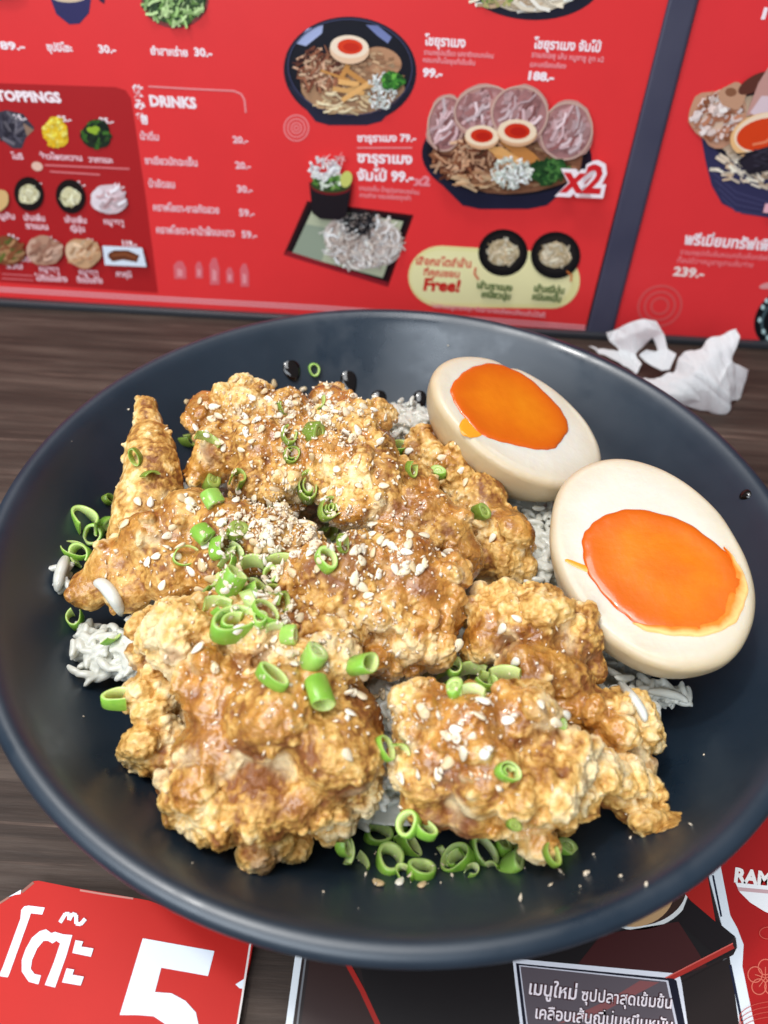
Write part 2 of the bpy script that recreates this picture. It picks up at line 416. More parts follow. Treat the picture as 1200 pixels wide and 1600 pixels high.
tx('ราเมงเย็น น้ำซุปรสกลมกล่อม', 561, 297, 655, 304, 10, (240, 150, 155), .01); tx('ทานง่าย หอมอร่อยทุกคำ', 562, 308, 642, 313, 10, (240, 150, 155), .01)
A.build('printed_dish_names', po, M_PRINT)

# printed dishes, each one picture
def dish(): 
    global A
    A = wall_art(.010); return A
def ramen(cx, cy, k, pork=0, rf=1.0, bs=1.02):
    rx, ry = 104*k, 84*k*rf
    A.ell(cx, cy, rx, ry, (24, 24, 42), 3, 48)
    A.poly([(cx-rx*.93, cy+ry*.30), (cx-rx*.52, cy+ry*bs*.93), (cx-rx*.32, cy+ry*bs), (cx+rx*.25, cy+ry*bs), (cx+rx*.47, cy+ry*bs*.93), (cx+rx*.94, cy+ry*.30)], (34, 34, 56))
    A.ell(cx, cy-ry*.06, rx*.94, ry*.88, (16, 17, 30), 3, 48)
dish(); ramen(547, 110, 1.0)
A.poly([(463, 68), (480, 45), (505, 39), (503, 52), (478, 72)], (170, 180, 220)); A.poly([(572, 39), (590, 40), (612, 58), (606, 68), (590, 56)], (120, 130, 180))
A.ell(548, 130, 82, 50, (176, 134, 100), 6, wob=.03); A.ell(596, 96, 32, 22, (190, 140, 105), 15); A.scatter(560, 118, 68, 40, 200, 12, 6, [(186, 142, 106), (160, 116, 84), (206, 168, 130), (176, 126, 92)], 10); A.ring(547, 105, 98, 76, 2, (60, 62, 92), 3)
A.scatter(500, 107, 36, 34, 110, 17, 4, [(160, 100, 72), (120, 66, 46), (205, 160, 130), (92, 48, 36), (222, 184, 150)])
A.scatter(535, 158, 42, 18, 40, 22, 3, [(222, 194, 150), (200, 162, 120), (238, 216, 176)], 10, .25)
for k in range(7): A.scatter(545, 122+3*k, 26, 12, 1, 42, 8, [(215, 150, 80), (195, 125, 62), (228, 172, 105)], -40+random.uniform(-20, 90))
A.scatter(596, 143, 22, 30, 130, 6, 3.5, [(240, 238, 232), (215, 222, 215), (250, 250, 245), (200, 205, 200)])
A.ell(613, 126, 18, 14, (52, 110, 40), 0, wob=.12); A.scatter(613, 126, 18, 14, 40, 8, 4, [(70, 150, 50), (40, 95, 34), (110, 180, 70), (24, 70, 26)])
A.ell(546, 78, 31, 22, (240, 200, 165), 4); A.ell(546, 73, 30, 18, (250, 226, 200), 4); A.ell(547, 73, 20, 12, (225, 60, 25), 4); A.ell(549, 74, 13, 7, (205, 40, 15), 4)
A.build('printed_noodle_bowl', po, M_PRINT)
dish(); ramen(792, 244, 1.28, 1, .70, 1.10)
A.ell(792, 248, 118, 54, (150, 100, 72), 4, wob=.03); A.scatter(792, 250, 108, 46, 260, 14, 6, [(150, 100, 72), (176, 122, 88), (120, 76, 52), (196, 150, 112)], 0)
for cx, cy, rx, ry, r in ((697, 193, 30, 46, 8), (757, 172, 50, 40, -12), (885, 205, 42, 48, 20), (812, 178, 46, 46, 10)):
    A.ell(cx, cy, rx, ry, (198, 150, 140), r, wob=.05); A.ell(cx+1, cy+2, rx*.92, ry*.9, (176, 124, 122), r, wob=.06)
    A.scatter(cx, cy, rx*.72, ry*.72, 90, 16, 7, [(186, 138, 136), (196, 150, 150), (170, 116, 114), (160, 108, 106), (206, 166, 166)], -50, .2); A.scatter(cx, cy, rx*.62, ry*.62, 16, 30, 4, [(228, 202, 204), (214, 178, 180), (150, 94, 92)], -60, .3); A.ring(cx, cy, rx*.97, ry*.96, 2.5, (212, 176, 160), r)
A.scatter(738, 252, 58, 34, 150, 20, 5, [(150, 92, 62), (112, 60, 40), (196, 146, 112), (88, 46, 32), (214, 170, 136)])
A.scatter(760, 282, 50, 14, 40, 20, 4, [(190, 140, 100), (150, 100, 70), (218, 180, 140)], 10)
for p in ([(780, 222), (800, 216), (835, 240), (850, 258), (820, 255)], [(755, 228), (785, 230), (822, 254), (800, 262)], [(770, 240), (790, 246), (802, 262), (785, 258)]): A.poly(p, random.choice([(214, 150, 84), (196, 128, 66), (226, 166, 100)]))
A.ell(856, 268, 30, 20, (36, 70, 34), -12, wob=.1); A.scatter(858, 267, 30, 19, 60, 10, 5, [(40, 84, 38), (26, 60, 28), (74, 120, 58)])
A.scatter(800, 270, 32, 24, 170, 7, 4, [(240, 238, 228), (215, 220, 208), (252, 250, 242), (196, 200, 186)])
for cx, cy, rx in ((753, 212, 27), (808, 205, 31)):
    A.ell(cx, cy+3, rx, rx*.68, (222, 170, 130), 2); A.ell(cx, cy, rx*.98, rx*.6, (250, 222, 190), 2); A.ell(cx, cy, rx*.66, rx*.4, (212, 48, 20), 2); A.ell(cx+2, cy+1, rx*.42, rx*.24, (190, 30, 14), 2)
for dx, dy, c, bb in ((0, 0, (252, 236, 240), .13), (1, 0, (214, 34, 40), .03)):
    A.text('x2', (868+6*dx, 300-1), (944-6*dx, 303-1), 62, c, bb, vshear=.22)
A.build('printed_noodle_bowl', po, M_PRINT)
dish()   # bowl cut by the top of the picture
A.ell(828, -45, 118, 76, (28, 28, 44), 4, 48); A.ell(828, -52, 104, 66, (16, 17, 28), 4); A.ell(822, -38, 96, 56, (222, 205, 180), 4, wob=.02)
A.scatter(820, -10, 80, 24, 70, 26, 5, [(235, 220, 196), (205, 180, 150), (248, 240, 226), (180, 150, 120)], 0, .3); A.scatter(775, 2, 24, 10, 20, 10, 5, [(120, 140, 70), (180, 170, 110)])
A.build('printed_noodle_bowl', po, M_PRINT)
dish()   # zaru noodles on a tray
A.poly([(443, 398), (480, 314), (646, 336), (606, 448)], (58, 16, 20)); A.poly([(449, 394), (483, 319), (640, 340), (603, 440)], (26, 14, 20))
A.poly([(456, 396), (490, 324), (630, 346), (598, 434)], (186, 190, 160)); A.poly([(456, 396), (478, 350), (520, 358), (502, 410)], (150, 160, 140))
A.poly([(443, 398), (606, 448), (606, 441), (450, 392)], (140, 30, 40))
A.ell(566, 378, 62, 42, (214, 196, 186), 12, wob=.05)
A.scatter(566, 376, 60, 40, 300, 20, 2.6, [(240, 230, 222), (214, 196, 184), (250, 242, 238), (196, 172, 160)], None, .4)
A.scatter(562, 348, 24, 18, 60, 18, 2.4, [(24, 22, 28), (44, 42, 46), (16, 14, 18)])
A.poly([(483, 285), (550, 290), (541, 336), (530, 344), (500, 342), (488, 333)], (30, 22, 28)); A.ell(517, 290, 33, 15, (110, 24, 30), 2); A.ell(517, 288, 31, 13, (50, 70, 36), 2)
A.scatter(514, 283, 26, 12, 60, 8, 5, [(96, 140, 60), (60, 100, 40), (150, 180, 100), (226, 232, 214)]); A.ell(541, 280, 9, 13, (206, 208, 110), 15)
A.scatter(506, 264, 24, 16, 70, 9, 5, [(246, 242, 240), (224, 220, 222), (250, 246, 240), (200, 190, 195)]); A.scatter(515, 250, 22, 8, 14, 14, 2, [(240, 190, 190), (236, 160, 160)])
A.build('printed_noodle_tray', po, M_PRINT)
dish()   # free-choice bubble
pts = []
for k in range(17): a_ = math.pi/2+math.pi*k/16; pts.append((690+52*math.cos(a_), 432-48*math.sin(a_)*1.0))
for k in range(17): a_ = -math.pi/2+math.pi*k/16; pts.append((862+44*math.cos(a_), 438-44*math.sin(a_)))
A.poly(pts, (238, 226, 160)); A.poly([(696+(x-696)*.94, 434+(y-434)*.86) for x, y in pts], (242, 232, 176))
tx('เลือกสไตล์เส้น', 650, 413, 736, 418, 17, (214, 60, 50)); tx('ที่คุณชอบ', 662, 430, 718, 434, 15, (214, 60, 50)); A.text('Free!', (661, 453), (718, 456), 26, (205, 40, 36), .05, vshear=.16)
for cx, cy in ((786, 395), (868, 399)):
    A.ell(cx, cy, 39, 37, (20, 18, 20), 0); A.ell(cx, cy-1, 31, 29, (34, 30, 30), 0); A.ell(cx, cy, 24, 20, (206, 186, 150), 0, wob=.05)
    A.scatter(cx, cy, 22, 18, 70, 12, 2.5, [(226, 208, 178), (190, 164, 124), (238, 226, 200), (206, 182, 146)], None, .3)
tx('เส้นราเมง', 745, 450, 800, 455, 14, (60, 96, 40)); tx('เหนียวนุ่ม', 752, 464, 797, 468, 14, (60, 96, 40)); tx('เส้นญี่ปุ่น', 834, 455, 881, 459, 14, (60, 96, 40)); tx('หนึบหนับ', 831, 468, 876, 472, 14, (60, 96, 40))
A.strip([(748, 437), (741, 428), (743, 418)], 2.5, (214, 70, 50)); A.strip([(892, 440), (893, 430), (886, 424)], 2.5, (214, 120, 60))
tx('*เฉพาะเมนูราเมงทุกชนิดสามารถเลือกเปลี่ยนเส้นได้ฟรี', 672, 480, 852, 496, 10, (240, 160, 165), .02)
A.build('printed_offer_bubble', po, M_PRINT)
dish()   # concentric emblem
for r_ in (20, 14.5, 9, 4.5): A.ring(463, 200, r_, r_*1.05, 2.2, (240, 140, 142))
A.build('printed_emblem', po, M_PRINT)
dish()   # topping pictures
A.poly([(-6, 176), (10, 172), (36, 178), (54, 200), (40, 216), (34, 232), (20, 232), (-6, 212)], (62, 58, 70)); A.scatter(18, 202, 20, 22, 26, 18, 5, [(84, 80, 92), (44, 40, 52), (110, 104, 112)]); A.poly([(36, 192), (53, 203), (42, 213)], (150, 120, 100))
A.ell(87, 207, 19, 24, (232, 190, 40), -20, wob=.06); A.scatter(87, 207, 18, 23, 60, 7, 6, [(246, 214, 70), (226, 176, 28), (250, 228, 110)])
A.ell(150, 210, 23, 23, (28, 40, 26), 15, wob=.06); A.scatter(150, 210, 20, 20, 40, 12, 5, [(40, 70, 30), (24, 44, 24), (64, 110, 40), (18, 30, 20)]); A.ell(146, 203, 10, 6, (150, 180, 50), 0, wob=.15)
for cx, cy in ((45, 303), (110, 307)):
    A.ell(cx, cy, 23, 27, (20, 10, 10), -12); A.ell(cx, cy+1, 16, 15, (222, 214, 170), 10, wob=.06); A.scatter(cx, cy+1, 14, 13, 24, 9, 2.5, [(236, 230, 196), (206, 194, 146)], None, .3)
A.ell(0, 312, 13, 17, (222, 180, 120), 0, wob=.06)
for cx, cy, cols, sp in ((170, 312, [(226, 200, 204), (206, 166, 168), (240, 224, 228)], 0), (10, 392, [(130, 74, 46), (178, 130, 90), (96, 100, 44)], 1), (69, 392, [(188, 142, 118), (160, 112, 92), (208, 168, 146)], 0), (130, 395, [(206, 160, 120), (170, 112, 76), (226, 190, 156)], 0)):
    A.ell(cx, cy, 28, 23, cols[0], 12, wob=.05); A.ell(cx-16, cy, 11, 18, cols[2], -10, wob=.05); A.scatter(cx+2, cy, 21, 17, 30, 16, 5, cols, -30, .2)
A.poly([(160, 384), (222, 387), (229, 417), (164, 414)], (226, 234, 246)); A.poly([(169, 396), (178, 391), (200, 391), (218, 399), (214, 410), (192, 406), (176, 409), (169, 402)], (104, 52, 28)); A.strip([(175, 399), (195, 397), (212, 403)], 4, (140, 76, 44))
A.build('printed_toppings', po, M_PRINT)
dish()   # bowls above the drinks list, cut by the top
A.poly([(68, -30), (146, -30), (139, 20), (124, 37), (108, 38), (88, 22)], (48, 44, 92)); A.ell(108, -12, 34, 16, (214, 190, 160), 0); A.ell(108, -22, 38, 18, (30, 28, 60), 0)
A.poly([(150, -8), (164, -4), (163, 6), (156, 2)], (54, 30, 60))
A.ell(273, -2, 53, 46, (140, 60, 60), 5); A.ell(273, -5, 50, 43, (74, 96, 56), 5); A.scatter(273, 5, 46, 32, 160, 16, 4, [(120, 160, 80), (64, 90, 50), (160, 196, 120), (50, 76, 44), (190, 216, 150)], None, .2)
A.ell(4, -22, 28, 16, (60, 20, 26), 0)
A.build('printed_side_dishes', po, M_PRINT)
dish()   # bottle silhouettes
for x, y, ww, hh in ((281, 422, 20, 28), (311, 422, 12, 26), (335, 424, 16, 42), (359, 430, 12, 24), (382, 430, 14, 36)):
    A.poly([(x-ww/2, y-hh*.25), (x-ww*.2, y-hh*.5), (x+ww*.2, y-hh*.5), (x+ww/2, y-hh*.1), (x+ww*.5, y+hh*.5), (x-ww*.42, y+hh*.5)], (224, 104, 112))
    A.poly([(x-ww*.2, y-hh*.1), (x+ww*.2, y), (x+ww*.2, y+hh*.35), (x-ww*.2, y+hh*.35)], (236, 150, 156))
A.build('printed_bottles', po, M_PRINT)

# --- right poster
org = onwall(1130, 540)
pr = thing('menu_poster', 'red menu poster at the right with a creamy noodle bowl priced 239', 'poster', org)
slab('sheet', [(1157, -260), (1500, -260), (1500, 566), (1200, 552), (955, 534), (1022, 262), (1092, 0)], (230, 54, 58), pr, onwall, .12, M_PRINT)
A = wall_art(.003)
A.strip([(957, 522), (1040, 528), (1200, 541), (1500, 562)], 9, (214, 110, 112))
A.build('printed_background', pr, M_PRINT)
A = wall_art(.012)
A.text('พรีเมี่ยมทรัฟเฟิล', (1068, 381), (1212, 392), 23, WHITE, .035, vshear=.24)
A.text('ราเมงซุปเข้มข้นหอมกลิ่นเห็ดทรัฟเฟิลแท้', (1062, 397), (1225, 409), 11, (240, 140, 145), .01, vshear=.24); A.text('ท็อปด้วยหมูชาชูสามชั้นย่าง', (1058, 410), (1176, 418), 11, (240, 140, 145), .01, vshear=.24)
A.text('239.-', (1051, 430), (1099, 434), 19, (248, 226, 220), .04, vshear=.24); A.build('printed_dish_names', pr, M_PRINT); A = wall_art(.012)
A.text('199.-', (1189, 29), (1250, 34), 24, WHITE, .05, vshear=.3)
A.build('printed_price', pr, M_PRINT)
A = wall_art(.010)
for r_ in (35, 25, 15): A.ring(1031, 478, r_*1.03, r_*.93, 3.6, (218, 84, 84), -25)
A.build('printed_emblem', pr, M_PRINT)
A = wall_art(.010)
A.poly([(1096, 215), (1103, 255), (1112, 290), (1128, 318), (1160, 334), (1200, 340), (1330, 338), (1380, 250), (1390, 200)], (52, 50, 84))
for k in range(4): A.strip([(1112+5*k, 268+13*k), (1150, 300+10*k), (1200, 316+7*k), (1300, 322+5*k)], 2, (70, 68, 104))
A.ell(1245, 210, 150, 72, (28, 26, 42), 8, 48); A.ell(1246, 212, 138, 64, (206, 178, 150), 8, 48)
A.scatter(1195, 262, 80, 30, 160, 14, 6, [(226, 204, 180), (200, 170, 140), (236, 220, 200)], 20)
A.ell(1122, 182, 46, 44, (206, 150, 120), -35, wob=.07); A.ell(1128, 172, 34, 30, (226, 190, 164), -35, wob=.08); A.scatter(1122, 182, 38, 36, 130, 13, 6, [(232, 206, 196), (190, 126, 96), (160, 96, 66), (240, 220, 214)], -40, .2)
A.ell(1145, 150, 22, 20, (200, 150, 120), -20, wob=.08); A.ell(1142, 144, 9, 7, (140, 90, 64), 0)
A.ell(1180, 130, 30, 12, (96, 50, 40), -30); A.poly([(1166, 180), (1185, 130), (1210, 90), (1290, 90), (1260, 180)], (202, 150, 140)); A.poly([(1172, 176), (1190, 150), (1290, 150), (1270, 190), (1190, 186)], (226, 200, 206))
A.ell(1196, 212, 56, 36, (244, 190, 130), -12); A.ell(1200, 208, 54, 32, (250, 220, 190), -12); A.ell(1196, 210, 46, 25, (222, 66, 24), -12); A.strip([(1176, 226), (1196, 222), (1204, 216)], 4, (240, 130, 90))
A.poly([(1152, 252), (1168, 238), (1210, 226), (1240, 240), (1230, 262), (1170, 272)], (40, 34, 46)); A.scatter(1190, 250, 30, 14, 14, 36, 4, [(58, 52, 66), (28, 24, 32)], -10)
A.poly([(1192, 332), (1196, 318), (1240, 318), (1240, 338)], (240, 180, 190))
A.build('printed_noodle_bowl', pr, M_PRINT)
A = wall_art(.010)
A.ell(1232, 498, 56, 46, (16, 18, 24), -30, 48); A.ring(1232, 498, 46, 36, 4, (70, 90, 96), -30); A.ell(1236, 500, 38, 28, (8, 10, 14), -30)
for p in ((1192, 480), (1187, 500), (1193, 518), (1200, 528), (1198, 470)): A.ell(p[0], p[1], 3, 4, (190, 215, 215), 0, 10)
A.ell(1202, 446, 16, 5, (226, 150, 150), -10)
A.build('printed_sauce_bowl', pr, M_PRINT)

# --- strip between the posters and the rail at their foot
def hull_bar(pts, front, back, name, mat, bev=0.0):
    V = [onwall(x, y, front) for x, y in pts]+[onwall(x, y, back) for x, y in pts]; n = len(pts)
    F = [list(range(n)), list(range(2*n-1, n-1, -1))]+[[i, n+i, n+(i+1) % n, (i+1) % n] for i in range(n)]
    o = mesh_obj(name, V, [f[::-1] for f in F], mat, smooth=False, origin=V[2])
    m = o.modifiers.new('b', 'BEVEL'); m.width = .0015; m.segments = 3
    return o
dv = hull_bar([(1107, -260), (1159, -260), (1092, 0), (955, 531), (913, 531), (1044, 0)], .22, -.3, 'divider_strip', M_DIV)
tag(dv, 'slanting dark violet strip between the two red posters', 'divider strip')
V, F = box(-60, 60, 19.45, 19.86, 0, .36)
rl = mesh_obj('foot_rail', V, F, M_RAIL, smooth=False, origin=(0, 19.6, 0)); tag(rl, 'thin dark rail along the foot of the posters', 'rail')
m = rl.modifiers.new('b', 'BEVEL'); m.width = .0008; m.segments = 2

# --- new-menu sheet under the bowl
def flat(z):
    return lambda x, y, l=0.0: at(x, y, z+l)
MZ = .10
mat_fn = flat(MZ)
ms = thing('menu_sheet', 'dark laminated menu sheet with white border lying under the bowl', 'menu sheet', at(800, 1560, 0))
out = [(474, 1440), (800, 1200), (1085, 1200), (1118, 1375), (1138, 1450), (1152, 1470), (1152, 1490), (1139, 1500), (1190, 1800), (410, 1800)]
slab('sheet', out, (44, 34, 34), ms, mat_fn, .09, M_PRINT)
A = Art(mat_fn, .0015, .002)
A.strip([(472, 1455), (456, 1570), (428, 1780)], 11, (236, 240, 244)); A.strip([(483, 1455), (468, 1570), (444, 1780)], 3, (120, 120, 124))
A.poly([(492, 1440), (540, 1495), (585, 1600), (640, 1780), (452, 1780), (472, 1590)], (56, 38, 36))
A.poly([(545, 1440), (900, 1440), (1010, 1390), (1150, 1486), (1060, 1530), (690, 1780), (640, 1780), (585, 1600)], (30, 26, 27))
A.strip([(540, 1500), (566, 1548), (590, 1600), (640, 1720)], 8, (172, 42, 36))
A.poly([(940, 1460), (1060, 1440), (1105, 1510), (1062, 1525), (980, 1540), (900, 1510)], (66, 30, 30)); A.poly([(1075, 1400), (1150, 1462), (1118, 1492), (1060, 1440)], (28, 22, 24))
A.strip([(1040, 1532), (1145, 1478)], 9, (176, 48, 40)); A.strip([(1040, 1528), (1145, 1474)], 2, (214, 100, 90))
A.poly([(1060, 1385), (1106, 1370), (1118, 1440), (1080, 1408)], (176, 36, 30))
A.poly([(1065, 1535), (1140, 1495), (1180, 1780), (1100, 1780)], (38, 30, 29))
A.build('printed_background', ms, M_PRINT)
A = Art(mat_fn, .0015, .020)
A.ell(1005, 1400, 74, 52, (226, 226, 224), -12, 48); A.ell(1003, 1396, 70, 50, (60, 40, 34), -12, 48); A.ell(992, 1396, 62, 52, (196, 156, 112), -10, 40)
A.build('printed_plate', ms, M_PRINT)
A = Art(mat_fn, .0015, .024)
A.poly([(801, 1500), (806, 1498), (1056, 1521), (1063, 1527), (1120, 1800), (835, 1800)], (232, 232, 240)); A.poly([(806, 1505), (1052, 1529), (1057, 1532), (1108, 1790), (840, 1790)], (24, 24, 40))
A.poly([(811, 1508), (1044, 1532), (1100, 1790), (846, 1790)], (214, 212, 222)); A.poly([(813, 1510), (1041, 1534), (1096, 1790), (849, 1790)], (96, 86, 92))
A.poly([(955, 1560), (1000, 1532), (1030, 1535), (925, 1590), (870, 1600)], (140, 84, 84))
A.text('เมนูใหม่', (826, 1553), (900, 1562), 30, (60, 20, 26), .07); A.text('ซุปปลาสุดเข้มข้น', (908, 1563), (1049, 1576), 26, (60, 20, 26), .07)
A.text('เคลือบเส้นญี่ปุ่นหนึบหนับ', (836, 1591), (1050, 1612), 27, (60, 20, 26), .07)
A.text('เมนูใหม่', (826, 1553), (900, 1562), 30, (250, 236, 240), .02, res=4); A.text('ซุปปลาสุดเข้มข้น', (908, 1563), (1049, 1576), 26, (250, 236, 240), .015, res=4)
A.text('เคลือบเส้นญี่ปุ่นหนึบหนับ', (836, 1591), (1050, 1612), 27, (250, 236, 240), .018, res=4)
A.build('printed_label', ms, M_PRINT)

rs = thing('menu_sheet', 'red menu sheet at the lower right corner with white ramen bowl logo', 'menu sheet', at(1180, 1450, 0))
rf = flat(.13)
out = [(1085, 1200), (1260, 1200), (1500, 1500), (1400, 1800), (1192, 1800), (1150, 1600), (1130, 1500), (1146, 1492), (1152, 1480), (1150, 1464), (1128, 1446), (1108, 1370)]
slab('sheet', out, (226, 232, 238), rs, rf, .11, M_PRINT)
A = Art(rf, .0015, .002)
A.poly([(1098, 1200), (1260, 1200), (1480, 1500), (1390, 1790), (1218, 1790), (1160, 1510), (1162, 1476), (1152, 1450), (1141, 1430), (1127, 1358)], (168, 28, 28))
A.strip([(1114, 1368), (1127, 1432)], 3, (24, 30, 52)); A.strip([(1141, 1508), (1160, 1600), (1190, 1770)], 4, (24, 30, 52))
A.build('printed_background', rs, M_PRINT)
A = Art(rf, .0015, .010)
A.text('RAMEN', (1147, 1377), (1240, 1390), 30, (248, 244, 240), .05, vshear=.1)
A.poly([(1149, 1379), (1240, 1388), (1240, 1440), (1196, 1425), (1172, 1410), (1156, 1394)], (246, 246, 246)); A.poly([(1152, 1386), (1240, 1394), (1240, 1400), (1154, 1392)], (206, 170, 172))
A.build('printed_logo', rs, M_PRINT)
A = Art(rf, .0015, .010)
for k in range(5):
    a_ = math.radians(72*k-90); cx, cy = 1196+17*math.cos(a_), 1528+17*math.sin(a_)
    A.ring(cx, cy, 12, 13, 1.6, (214, 110, 92), 0, 20); A.strip([(1196, 1528), (cx, cy)], 1.2, (214, 110, 92))
for k in range(4): A.ring(1215, 1590+8*k, 60, 26, 1.2, (196, 80, 68), 0, 40)
A.ring(1200, 1458, 14, 10, 1.4, (196, 80, 68), 0, 24)
A.build('printed_flower', rs, M_PRINT)

# --- table number card
CZ = .30
cf = flat(CZ)
tc = thing('number_card', 'worn red card with white table number 5 at the lower left', 'number card', at(200, 1520, 0))
out = [(-200, 1440), (-10, 1416), (6, 1408), (24, 1397), (36, 1392), (52, 1377), (60, 1376), (120, 1388), (170, 1396), (232, 1407), (262, 1418), (395, 1475), (391, 1500), (376, 1560), (345, 1760), (-260, 1760)]
slab('card', out, (192, 28, 20), tc, cf, .22, M_CARD)
A = Art(cf, .002, .002)
wc = (232, 238, 248)
A.strip([(391, 1475), (378, 1560), (345, 1760)], 3, (236, 226, 222)); A.build('worn_edge', tc, M_CARD); A = Art(cf, .002, .002)
A.poly([(368, 1538), (382, 1529), (379, 1545), (374, 1544)], wc); A.build('worn_edge', tc, M_CARD); A = Art(cf, .002, .002); A.poly([(12, 1402), (33, 1390), (32, 1397), (24, 1398)], wc)
A.build('worn_edge', tc, M_CARD); A = Art(cf, .002, .002)
A.strip([(125, 1391), (160, 1397), (208, 1404)], 3, (196, 130, 120)); A.build('worn_edge', tc, M_CARD); A = Art(cf, .002, .002); A.strip([(34, 1394), (52, 1379)], 4, (150, 96, 84)); A.build('worn_edge', tc, M_CARD); A = Art(cf, .002, .002); A.strip([(-5, 1414), (14, 1402)], 3, (160, 110, 96))
A.build('worn_edge', tc, M_CARD)
A = Art(cf, .002, .006)
def brush(pts, wd): A.strip(pts, wd, wc)
# the Thai word for table, drawn stroke by stroke
A.poly([(33, 1422), (38, 1416), (45, 1415), (70, 1418), (66, 1429), (48, 1427), (46, 1434), (14, 1523), (12, 1527), (-2, 1525), (4, 1512), (32, 1435)], wc)
A.poly([(34, 1518), (34, 1500), (40, 1483), (50, 1465), (62, 1455), (72, 1452), (80, 1458), (86, 1456), (99, 1460), (113, 1461), (104, 1492), (86, 1543), (70, 1539), (84, 1504), (94, 1474), (88, 1470), (82, 1474), (75, 1470), (68, 1470), (58, 1482), (50, 1500), (48, 1514), (54, 1522), (64, 1524), (60, 1538), (45, 1534)], wc)
A.strip([(94, 1441), (102, 1428), (108, 1428), (108, 1437), (113, 1428), (119, 1430), (119, 1443), (126, 1444), (133, 1436)], 6, wc)
A.poly([(118, 1469), (130, 1471), (127, 1479), (146, 1482), (142, 1495), (113, 1489)], wc); A.poly([(104, 1513), (116, 1515), (113, 1523), (131, 1526), (126, 1540), (97, 1535)], wc)
A.build('lettering', tc, M_CARD)
A = Art(cf, .002, .006)
A.poly([(223, 1466), (335, 1486), (325, 1525), (252, 1512), (242, 1550), (215, 1548), (187, 1586)], wc)
A.poly([(242, 1550), (268, 1552), (290, 1564), (306, 1582), (312, 1610), (300, 1650), (268, 1670), (200, 1668), (190, 1640), (240, 1638), (262, 1620), (258, 1600), (240, 1588), (215, 1586), (187, 1586), (215, 1548)], wc)
A.build('numeral', tc, M_CARD)

# ------------------------------------------------------------------ bowl
prof = [(0, .95), (2, .97), (3.8, 1.05), (5.2, 1.35), (6.6, 2.0), (7.8, 2.85), (8.8, 3.75), (9.5, 4.62), (10.0, 5.28), (10.25, 5.64), (10.42, 5.85), (10.60, 5.98), (10.78, 5.99),
        (10.92, 5.88), (10.95, 5.66), (10.74, 5.15), (10.3, 4.4), (9.8, 3.5), (8.7, 2.4), (7.2, 1.35), (5.8, .75), (5.0, .55), (4.8, .3), (4.7, .02), (4.3, 0.0), (4.1, .2), (0, .3)]
def catmull(P, k):
    P = [np.array(p, float) for p in P]; out = []
    for i in range(len(P)-1):
        p0, p1, p2, p3 = P[max(i-1, 0)], P[i], P[i+1], P[min(i+2, len(P)-1)]
        for j in range(k):
            u = j/k; out.append(.5*((2*p1)+(-p0+p2)*u+(2*p0-5*p1+4*p2-p3)*u*u+(-p0+3*p1-3*p2+p3)*u**3))
    out.append(P[-1]); return np.array(out)
pf = catmull(prof, 4); pf[:, 0] = np.maximum(pf[:, 0], .002); N = 192
ang = np.arange(N)/N*2*math.pi
V = np.concatenate([np.stack([r*np.cos(ang), r*np.sin(ang), np.full(N, z)], 1) for r, z in pf])
F = []
for k in range(len(pf)-1):
    for j in range(N):
        F.append((k*N+j, k*N+(j+1) % N, (k+1)*N+(j+1) % N, (k+1)*N+j))
bowl = mesh_obj('bowl', V, np.array(F)[:, ::-1], M_BOWL, origin=(0, 0, 0)); tag(bowl, 'wide matt blue-black bowl holding rice, chicken and eggs', 'bowl')
def zin(r):
    pr_ = np.array(prof[:12]); return np.interp(r, pr_[:, 0], pr_[:, 1])

# ------------------------------------------------------------------ fried chicken
def ico(n):
    bm = bmesh.new(); bmesh.ops.create_icosphere(bm, subdivisions=n, radius=1.0); bm.verts.index_update()
    r = np.array([v.co[:] for v in bm.verts]), np.array([[v.index for v in f.verts] for f in bm.faces]); bm.free(); return r
ICO2, ICO3 = ico(2), ico(3)
def voxel_union(spheres, vox=.035, smooth=6, base=None):
    IV, IF = ICO3 if base is None else ICO2
    Vs = []; Fs = []; off = 0
    if base is not None:
        for f in base[1]:
            f = np.asarray(f); Fs.append(f[:, [0, 1, 2]])
            if f.shape[1] == 4: Fs.append(f[:, [0, 2, 3]])
        Vs.append(np.asarray(base[0])); off = len(base[0])
    for c, r in spheres:
        Vs.append(IV*r+c if np.isscalar(r) else IV @ r.T+c); Fs.append(IF+off); off += len(IV)
    Vs = np.concatenate(Vs); Fs = np.concatenate(Fs).astype(np.int32)
    me = bpy.data.meshes.new('u'); me.vertices.add(len(Vs)); me.vertices.foreach_set('co', Vs.ravel())
    me.loops.add(Fs.size); me.loops.foreach_set('vertex_index', Fs.ravel())
    me.polygons.add(len(Fs)); me.polygons.foreach_set('loop_start', np.arange(0, Fs.size, 3, dtype=np.int32)); me.update(calc_edges=True); me.validate()
    o = bpy.data.objects.new('u', me); COL.objects.link(o)
    m = o.modifiers.new('r', 'REMESH'); m.mode = 'VOXEL'; m.voxel_size = vox; m.use_smooth_shade = True
    m = o.modifiers.new('s', 'SMOOTH'); m.factor = .5; m.iterations = smooth
    bpy.context.view_layer.update()
    e = o.evaluated_get(bpy.context.evaluated_depsgraph_get()).to_mesh()
    V = np.empty(len(e.vertices)*3); e.vertices.foreach_get('co', V); V = V.reshape(-1, 3)
    Nn = np.empty(len(e.vertices)*3); e.vertices.foreach_get('normal', Nn); Nn = Nn.reshape(-1, 3)
    Fq = np.empty(len(e.polygons)*4, np.int32)
    e.loops.foreach_get('vertex_index', Fq); Fq = Fq.reshape(-1, 4)
    bpy.data.objects.remove(o); bpy.data.meshes.remove(me)
    return V, Nn, Fq
